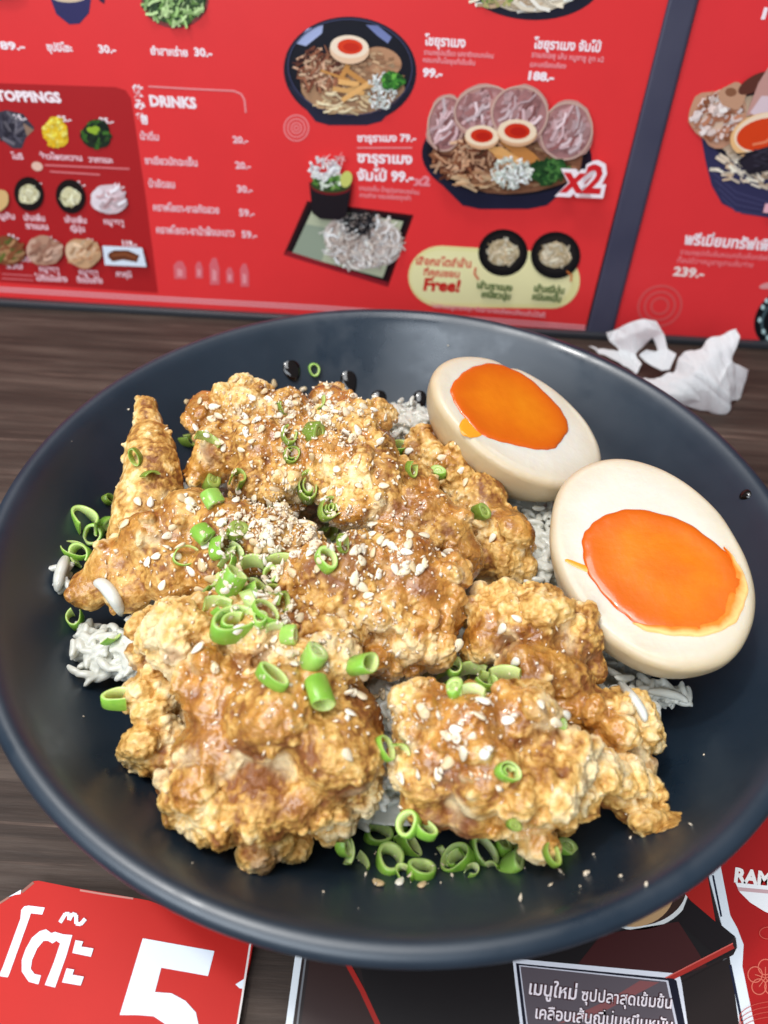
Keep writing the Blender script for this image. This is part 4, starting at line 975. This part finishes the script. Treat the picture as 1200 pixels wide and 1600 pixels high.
def scallion(px, py, size, kind, colr, tilt, phi, label, group, spin=None):
    """size: outer diameter in photo pixels; tilt: degrees the ring's axis leans from the line of sight, towards image direction phi"""
    p, nrm, ob = cast(px, py)
    if p is None: return
    sc = (.94 if py > 1000 or group in ('scallions in the central heap', 'scallions at the left bowl wall') else .88)*size/pxcm(p); v = CAM-p; v /= np.linalg.norm(v)
    r = RT-v*(RT @ v); r /= np.linalg.norm(r); u = np.cross(v, r); t_ = math.radians(tilt); f_ = math.radians(phi)
    z = v*math.cos(t_)+(r*math.cos(f_)+u*math.sin(f_))*math.sin(t_)
    sp_ = math.radians(spin if spin is not None else random.uniform(0, 360))
    x0 = r-z*(r @ z)
    if np.linalg.norm(x0) < .2: x0 = u-z*(u @ z)
    x0 /= np.linalg.norm(x0); y0 = np.cross(z, x0); x = x0*math.cos(sp_)+y0*math.sin(sp_); y = np.cross(z, x)
    hz = float(np.ptp(PROTO[kind][0][:, 2]))/2; ex = np.abs([x @ nrm*.45, y @ nrm*.45, z @ nrm*hz])
    lift = sc*float(ex.max())*(.85 if group == G1 else .66)
    o = bpy.data.objects.new('scallion_ring' if kind not in ('strip', 'block') else 'scallion_piece', MESHES[kind+colr]); COL.objects.link(o)
    sa, sb, sh = random.uniform(.86, 1.12), random.uniform(.8, 1.08), random.uniform(.75, 1.2)
    M = Matrix([(x[i]*sc*sa, y[i]*sc*sb, z[i]*sc*sh, (p+nrm*lift)[i]*S) for i in range(3)]+[(0, 0, 0, 1)]); o.matrix_world = M
    tag(o, label, 'scallion', group)
G1 = 'scallions in the central heap'; G2 = 'scallions along the front of the chicken'; G3 = 'scallions at the left bowl wall'; G4 = 'scallions on the back chicken'; G5 = 'scallions on the front left chicken'; G6 = 'scallions on the front right chicken'
LST = [
 # left wall
 (128, 816, 50, 'curl', 'g', 45, 90, 'open curled scallion ring, highest of the heap at the left bowl wall', G3),
 (141, 838, 36, 'ring', 'g', 20, 200, 'small round scallion ring in the heap at the left bowl wall', G3),
 (163, 822, 34, 'block', 'g', 40, 0, 'short green scallion piece touching the upright chicken strip', G3),
 (168, 782, 26, 'ring', 'o', 60, 30, 'dark scallion bit half hidden behind the upright strip', G3),
 (112, 862, 44, 'thin', 'g', 50, 80, 'thin scallion ring above the lone rice grain at the left wall', G3),
 (132, 868, 44, 'curl', 'g', 35, 150, 'bright curled scallion against the left tip of the glazed chicken', G3),
 (112, 972, 36, 'curl', 'g', 40, 120, 'green scallion curl above the left rice clump', G3),
 (176, 1003, 28, 'strip', 'g', 50, 40, 'short flat scallion leaf between the two left rice clumps', G3),
 (192, 1094, 50, 'curl', 'g', 45, 100, 'broad dark green scallion below the left rice', G3),
 (215, 718, 40, 'long', 'o', 25, 200, 'narrow oval scallion ring on the upright chicken strip', 'scallions on the upright strip', 115),
 (233, 742, 34, 'strip', 'o', 30, 0, 'dark scallion sliver hanging below the oval ring on the strip', 'scallions on the upright strip', 100),
 # back piece
 (490, 578, 24, 'ring', 'g', 10, 0, 'tiny round scallion ring between the two back sauce drops', G4),
 (322, 688, 40, 'strip', 'o', 50, 60, 'olive scallion leaf at the left end of the back chicken', G4),
 (292, 690, 30, 'curl', 'o', 50, 10, 'dark scallion in the gap between strip and back chicken', G4),
 (453, 683, 36, 'curl', 'o', 40, 60, 'left of two saucy scallions in the middle of the back chicken', G4),
 (487, 681, 38, 'block', 'o', 40, 0, 'right of two saucy scallions in the middle of the back chicken', G4),
 (456, 711, 34, 'double', 'o', 25, 60, 'double olive scallion ring beside two sesame seeds on the back chicken', G4),
 (440, 638, 24, 'strip', 'o', 30, 0, 'pale green scallion fleck among the sesame at the very back', G4),
 (500, 632, 26, 'strip', 'o', 35, 40, 'olive fleck of scallion near the top right of the back chicken', G4),
 (478, 762, 50, 'double', 'o', 30, 80, 'large upright dark green scallion between the back and left chicken', G4, 90),
 (375, 748, 36, 'curl', 'o', 40, 70, 'dull scallion sunk in sauce right of the pale pieces', G4),
 (328, 752, 40, 'block', 'o', 40, 60, 'upper of two pale scallion pieces on the left chicken top', G4),
 (334, 786, 36, 'block', 'p', 60, -60, 'lower of two pale scallion pieces on the left chicken top', G4),
 (432, 790, 44, 'nest', 'o', 35, 60, 'cluster of nested olive scallion rings buried in sesame', G4),
 (526, 796, 50, 'nest', 'o', 40, 40, 'frayed green scallion cluster in the middle of the sesame', G4),
 (520, 838, 40, 'curl', 'o', 40, 0, 'olive curl just above the bright ring on the middle chicken', G4),
 (627, 702, 38, 'curl', 'g', 45, 60, 'green scallion curl below the bare rice at the back', G4),
 (640, 735, 26, 'curl', 'o', 40, 0, 'small saucy scallion under the curl near the back egg', G4),
 (688, 738, 28, 'block', 'g', 50, 90, 'small round scallion nub on the dark chicken by the back egg', G4),
 (754, 808, 34, 'block', 'o', 40, 20, 'saucy scallion nub on the dark chicken near the long piece', G4),
 # centre heap
 (324, 836, 34, 'block', 'g', 55, -45, 'bright square scallion piece on the left chicken', G1),
 (292, 872, 44, 'thin', 'g', 15, 60, 'thin flat scallion ring around a glazed hollow on the left chicken', G1),
 (345, 862, 46, 'curl', 'g', 50, 20, 'bright ribbon-like scallion curl at the upper left of the heap', G1, 60),
 (378, 832, 34, 'block', 'o', 40, 60, 'dull olive scallion lump among sesame above the heap', G1),
 (400, 870, 42, 'strip', 'g', 50, 90, 'left of two long scallion ribbons lying end to end', G1, 90),
 (443, 868, 48, 'strip', 'g', 50, 90, 'right of two long scallion ribbons lying end to end', G1, 95),
 (512, 876, 40, 'ring', 'g', 35, 50, 'bright scallion ring on the middle chicken beside sesame seeds', G1),
 (538, 856, 36, 'thin', 'o', 60, 0, 'thin olive scallion sliver above the middle chicken', G1),
 (334, 908, 38, 'strip', 'g', 40, 45, 'translucent scallion flake at the left of the heap', G1),
 (362, 922, 46, 'tall', 'g', 55, 60, 'tall scallion tube, left one of an upright pair in the heap', G1),
 (388, 925, 44, 'tall', 'p', 45, 30, 'yellowish scallion tube, right one of the upright pair in the heap', G1),
 (420, 925, 38, 'curl', 'o', 40, 60, 'dark scallion curl at the right of the central heap', G1),
 (438, 948, 36, 'curl', 'o', 40, 10, 'deep green scallion curl low on the right of the heap', G1),
 (332, 946, 44, 'strip', 'g', 55, 80, 'scallion ribbon at the lower left of the heap', G1, 90),
 (414, 958, 48, 'thin', 'g', 45, 60, 'thin ring behind the biggest scallion ring', G1),
 (404, 972, 30, 'ring', 'p', 40, 90, 'small pale ring at the right edge of the biggest ring', G1),
 (369, 984, 68, 'double', 'g', 42, 80, 'biggest scallion ring of all, at the bottom of the central heap', G1, 20),
 (452, 990, 32, 'block', 'p', 55, 0, 'pale square scallion stub right of the biggest ring', G1),
 (352, 885, 34, 'curl', 'g', 35, 140, 'small bright curl wedged under the ribbon curl in the heap', G1),
 (372, 862, 30, 'strip', 'p', 40, 60, 'pale sliver between the curl and the long ribbons of the heap', G1, 40),
 (396, 900, 34, 'strip', 'g', 45, 100, 'short ribbon crossing above the upright pair of tubes', G1, 70),
 (352, 958, 34, 'curl', 'g', 40, 40, 'curl tucked behind the top of the biggest ring', G1),
 (430, 900, 32, 'ring', 'g', 40, 120, 'small ring right of the upright pair, under sesame seeds', G1),
 (392, 948, 36, 'strip', 'g', 50, 20, 'flat leaf of scallion just above the biggest ring', G1, 20),
 (425, 978, 28, 'strip', 'p', 40, 90, 'pale flake right of the biggest ring beside sesame seeds', G1, 100),
 # front-left piece
 (422, 1061, 66, 'long', 'g', 40, 60, 'long oval bright scallion ring lying on the front chicken', G5, -32),
 (484, 1034, 48, 'block', 'p', 50, 60, 'thick pale yellow-green scallion stub on the front chicken', G5),
 (490, 1092, 54, 'tall', 'g', 60, -70, 'translucent bright scallion tube on the sticky glaze', G5),
 (556, 1040, 46, 'tall', 'g', 50, 10, 'neat scallion tube at the upper right edge of the front chicken', G5),
 (598, 1168, 44, 'thin', 'g', 50, 20, 'thin scallion loop standing in the gap between the front pieces', G5),
 (630, 1170, 36, 'strip', 'g', 40, 0, 'short scallion flake in the gap beside the thin loop', G5, 60),
 # front-right piece
 (698, 1062, 48, 'curl', 'g', 45, 150, 'leftmost curled scallion on top of the front right chicken', G6),
 (742, 1038, 50, 'strip', 'g', 50, 80, 'upper scallion ribbon in the cluster on the front right chicken', G6, 95),
 (722, 1062, 40, 'curl', 'o', 40, 90, 'dull curl in the middle of the cluster on the front right chicken', G6),
 (795, 1056, 58, 'strip', 'g', 55, 85, 'long dark green ribbon pointing to the near egg', G6, 95),
 (738, 1086, 46, 'strip', 'p', 50, 80, 'lower pale ribbon in the cluster on the front right chicken', G6, 85),
 (765, 1062, 42, 'curl', 'g', 45, 60, 'bright curl under the long dark ribbon on the front right chicken', G6),
 (712, 1084, 36, 'block', 'g', 45, 100, 'chunky stub at the lower left of the cluster on the front right chicken', G6),
 (716, 1040, 36, 'ring', 'g', 45, 80, 'small ring at the top of the cluster on the front right chicken', G6),
 (792, 1209, 44, 'double', 'g', 40, 20, 'neat single scallion ring sitting alone on the front right chicken', G6),
 (874, 1130, 18, 'block', 'p', 50, 0, 'tiny pale scallion chip at the right shoulder of the front right chicken', G6),
 (801, 1286, 22, 'block', 'o', 30, 0, 'small olive scallion chip stuck on the lower crust', G6),
 # front edge
 (645, 1278, 46, 'ring', 'g', 32, 150, 'upright bright scallion ring against the lower left of the front right chicken', G2),
 (622, 1306, 42, 'curl', 'g', 45, 120, 'curled scallion just below the upright ring at the front', G2),
 (590, 1312, 46, 'ring', 'g', 35, 60, 'open scallion ring left of the curled one at the front', G2),
 (534, 1322, 38, 'curl', 'g', 60, 0, 'leftmost scallion curl at the front, touching the big chicken', G2),
 (551, 1330, 38, 'strip', 'g', 40, 0, 'vertical scallion ribbon at the left of the front heap', G2, 0),
 (608, 1354, 56, 'ring', 'g', 38, 70, 'wide thin-walled scallion ring at the very front of the left heap', G2),
 (640, 1332, 42, 'curl', 'g', 50, 30, 'dark green curl in the middle of the front heap', G2),
 (659, 1369, 46, 'ring', 'g', 48, 80, 'scallion ring at the right end of the left front heap', G2),
 (716, 1352, 54, 'double', 'g', 40, 130, 'scallion ring with frayed white bits inside, left of the pale ring', G2),
 (757, 1343, 50, 'ring', 'p', 25, 40, 'plump pale scallion ring in the middle of the right front heap', G2),
 (786, 1332, 36, 'block', 'g', 45, 60, 'green stub behind the plump pale ring', G2),
 (803, 1356, 40, 'block', 'p', 50, 30, 'solid light green scallion block at the front right', G2),
 (808, 1320, 46, 'curl', 'g', 50, 200, 'scallion arc curving under the batter crumb', G2),
 (862, 1334, 36, 'curl', 'o', 40, 30, 'dark scallion tucked behind the batter crumb', G2),
 (568, 1352, 30, 'strip', 'g', 45, 60, 'flat scallion leaf lying low between two front rings', G2, 30),
 (632, 1372, 34, 'curl', 'g', 40, 100, 'curl lying on the bowl beneath the wide front ring', G2),
 (697, 1340, 30, 'strip', 'g', 40, 20, 'narrow scallion leaf between the two front heaps', G2, 20),
 (738, 1366, 30, 'curl', 'p', 40, 60, 'pale curl at the foot of the frayed ring and the plump ring', G2),
 (772, 1358, 30, 'strip', 'g', 40, 140, 'green sliver between the plump ring and the solid block', G2, 60),
 (668, 1290, 34, 'curl', 'g', 40, 60, 'curl leaning on the crust right of the upright ring', G2),
 (885, 1331, 36, 'block', 'g', 45, 20, 'rightmost scallion stub, right of the batter crumb', G2),
]
for L in LST:
    scallion(*L); bpy.context.view_layer.update()

# ------------------------------------------------------------------ loose rice grains
def loose(px, py, pts, wd, label):
    cp = catmull(pts, 6); P = []
    for x, y in cp:
        p, nrm, ob = cast(x, y); P.append((p, nrm))
    pp = np.array([p for p, n in P])
    for k in range(6): pp[1:-1] = (pp[:-2]+pp[1:-1]*2+pp[2:])/4
    P = [(pp[i], P[i][1]) for i in range(len(P))]
    V = []; F = []; L = 10; n_ = len(P)
    for i, (p, nrm) in enumerate(P):
        f = i/(n_-1); rr = wd/pxcm(p)/2*math.sqrt(max(.002, 1-abs(2*f-1)**2.6))*(1+.05*math.sin(5*f))
        d = P[min(i+1, n_-1)][0]-P[max(i-1, 0)][0]; d /= np.linalg.norm(d); v = CAM-p; v /= np.linalg.norm(v); s_ = np.cross(d, v); s_ /= np.linalg.norm(s_); w_ = np.cross(s_, d)
        for j in range(L):
            a_ = 2*math.pi*j/L; V.append(p+v*wd/pxcm(p)*.3+s_*rr*math.cos(a_)+w_*rr*math.sin(a_))
    for i in range(n_-1):
        for j in range(L): F.append((i*L+j, i*L+(j+1) % L, (i+1)*L+(j+1) % L, (i+1)*L+j))
    F = [list(f) for f in F]+[list(range(L))[::-1], [(n_-1)*L+j for j in range(L)]]
    o = mesh_obj('rice_grain', V, F, M_RICE, origin=P[0][0]); tag(o, label, 'rice grain', 'loose rice grains')
loose(0, 0, [(147, 912), (160, 912), (174, 928), (184, 945), (192, 962)], 21, 'bent white rice grain stuck on the left glazed chicken')
loose(0, 0, [(104, 868), (98, 885), (92, 905), (90, 926)], 18, 'long rice grain at the left bowl wall below the scallions')
loose(0, 0, [(966, 1066), (985, 1085), (1004, 1112), (1008, 1128)], 15, 'rice grain hanging down right of the knobbly chicken')
loose(0, 0, [(1012, 1080), (1035, 1082), (1060, 1088), (1076, 1098)], 14, 'rice grain pointing right below the near egg')

# ------------------------------------------------------------------ sesame
V = []; F = []
for i in range(9):
    f = -1+2*i/8; rr = math.sqrt(max(0.0005, 1-f*f))*(.29-.11*f)
    for j in range(10): a_ = 2*math.pi*j/10; V.append((f*.5*S, rr*math.cos(a_)*S, rr*.48*math.sin(a_)*S))
for i in range(8):
    for j in range(10): F.append((i*10+j, i*10+(j+1) % 10, (i+1)*10+(j+1) % 10, (i+1)*10+j))
SEED = bpy.data.meshes.new('sesame_seed'); SEED.from_pydata(V, [], F); SEED.update(); SEED.polygons.foreach_set('use_smooth', [True]*len(SEED.polygons)); SEED.materials.append(M_SEED)
WHERE = {'narrow': ('the upright chicken strip', 0), 'broad': ('the broad chicken piece at the back', 0), 'dark': ('the dark chicken beside the back egg', 0), 'long': ('the long knobbly chicken piece', 0), 'smooth': ('the glazed left chicken piece', 0),
         'reddish': ('the reddish middle chicken piece', 0), 'largest': ('the big craggy front chicken', 0), 'pale': ('the pale front right chicken', 0), 'knobbly': ('the knobbly chicken below the near egg', 0)}
bpy.context.view_layer.update()
spots = []
def clus(cx, cy, sx, sy, n): 
    for k in range(n): spots.append((np.random.normal(cx, sx), np.random.normal(cy, sy)))
for x, y in ((543, 1181), (541, 1080), (562, 1088), (550, 1083), (546, 1116), (628, 1216), (566, 1055), (661, 1108), (700, 1192), (726, 1177), (759, 1176), (684, 1208), (662, 1112), (882, 1116), (868, 1128), (845, 1102), (715, 1010), (718, 1000), (786, 982), (807, 967), (805, 1035), (712, 1140), (738, 1150),
             (662, 880), (602, 850), (661, 838), (600, 760), (592, 776), (508, 768), (550, 685), (448, 740), (444, 722), (480, 805), (497, 890), (458, 895), (435, 922), (451, 945), (415, 935), (340, 970), (422, 985), (457, 1022), (440, 1020), (468, 965), (445, 975), (428, 1000), (405, 945), (385, 880),
             (300, 892), (275, 870), (283, 855), (245, 870), (232, 878), (255, 913), (286, 780), (298, 785), (216, 784), (235, 785), (272, 822), (352, 835), (345, 850), (430, 885), (478, 842), (493, 850), (530, 770), (560, 760), (690, 715), (640, 705), (625, 700), (720, 735), (728, 755), (770, 840), (692, 870),
             (512, 605), (515, 620), (518, 640), (435, 650), (375, 645), (330, 655), (305, 668), (324, 676), (342, 690), (378, 702), (395, 690), (385, 675), (437, 680), (365, 735), (350, 700), (625, 1380), (660, 1385), (590, 1382), (196, 820), (614, 1190), (460, 1040), (310, 1015), (335, 1042)):
    spots.append((x, y))
clus(440, 830, 60, 26, 52); clus(420, 790, 60, 26, 26); clus(430, 640, 70, 24, 36); clus(520, 660, 50, 30, 22); clus(600, 870, 50, 26, 20); clus(400, 920, 40, 34, 20); clus(350, 880, 50, 30, 10); clus(720, 1120, 60, 40, 10); clus(600, 760, 50, 40, 12)
ns = 0; made = []
for x, y in spots:
    p, nrm, ob = cast(x, y)
    if p is None or ns > 290: continue
    nm = ob.name.split('.')[0]
    if nm in ('menu_poster', 'table', 'sheet', 'egg_white', 'yolk', 'divider_strip', 'wall'): continue
    if nm == 'fried_chicken':
        key = ob['label'].split()[0]; lab = 'off-white sesame seed on '+WHERE[key][0]; g = 'sesame seeds on '+WHERE[key][0]
    elif nm.startswith('scallion'): lab = 'off-white sesame seed stuck to a scallion'; g = 'sesame seeds on the scallions'
    elif nm == 'bowl': lab = 'off-white sesame seed lying on the bare bowl wall'; g = 'sesame seeds on the bowl wall'
    else: lab = 'off-white sesame seed lying on the rice or batter'; g = 'sesame seeds on the rice'
    made.append((p, nrm, lab, g)); ns += 1
for p, nrm, lab, g in made:
    q = Vector(nrm).to_track_quat('Z', 'X').to_matrix() @ Matrix.Rotation(random.random()*6.283, 3, 'Z') @ Matrix.Rotation(random.uniform(-.5, .5), 3, 'Y')
    sc = random.uniform(.26, .36)
    o = bpy.data.objects.new('sesame_seed', SEED); COL.objects.link(o)
    o.matrix_world = Matrix.Translation(Vector((p+nrm*.045)*S)) @ q.to_4x4() @ Matrix.Diagonal((sc, sc*random.uniform(.9, 1.15), sc, 1))
    tag(o, lab, 'sesame seed', g)

# ground sesame and salt: too fine to count
VV = []; FF = []; off = 0
def bit(p, nrm, s_):
    global off
    bmv = np.array([(1, 0, 0), (-1, 0, 0), (0, 1, 0), (0, -1, 0), (0, 0, 1), (0, 0, -1)], float)*np.random.uniform(.5, 1.2, (6, 1))*np.array([np.random.uniform(.7, 1.6), np.random.uniform(.5, 1.0), np.random.uniform(.25, .6)])*s_
    R = rand_rot(3.0); VV.append(bmv @ R.T+p+nrm*s_*.4); FF.append(np.array([(0, 2, 4), (2, 1, 4), (1, 3, 4), (3, 0, 4), (2, 0, 5), (1, 2, 5), (3, 1, 5), (0, 3, 5)])+off); off += 6
spots = []
clus(450, 828, 62, 24, 520); clus(420, 785, 70, 26, 280); clus(430, 640, 80, 28, 460); clus(520, 650, 55, 34, 260); clus(470, 700, 90, 40, 300); clus(600, 860, 60, 30, 150); clus(400, 910, 55, 40, 160); clus(300, 870, 70, 40, 130); clus(450, 960, 50, 40, 90); clus(720, 1120, 80, 50, 90); clus(480, 1080, 90, 60, 70); clus(620, 760, 60, 50, 150); clus(640, 940, 50, 40, 60); clus(830, 1010, 60, 40, 30); clus(420, 1030, 90, 45, 130); clus(740, 1140, 90, 50, 150); clus(560, 950, 70, 50, 120); clus(640, 1360, 60, 16, 24); clus(850, 1370, 90, 20, 10)
BOWL_SPECKS = {(112, 690), (700, 540), (200, 640), (1130, 1000), (1100, 1180), (130, 1120)}
spots += [(112, 690), (390, 545), (860, 1385), (905, 1395), (930, 1340), (1080, 1290), (985, 1310), (505, 1395), (300, 1350), (255, 1290), (130, 1120), (1100, 1180), (700, 540), (440, 520), (1010, 1385), (560, 1420), (200, 640), (1130, 1000)]
for x, y in spots:
    p, nrm, ob = cast(x, y)
    if p is None or ob.name.split('.')[0] in ('egg_white', 'yolk', 'sheet', 'table', 'soy_sauce_drop') or (ob.name == 'bowl' and y < 1200 and (x, y) not in BOWL_SPECKS): continue
    bit(p, nrm, random.choice([.022, .03, .04, .055, .075, .085])*random.uniform(.8, 1.2))
cr = mesh_obj('sesame_crumbs', np.concatenate(VV), np.concatenate(FF), M_BIT, smooth=False); tag(cr, 'fine crushed sesame and salt crumbs dusted over the chicken', 'crumbs', kind='stuff')

for o in bpy.data.objects:
    if '_o' in o: del o['_o']
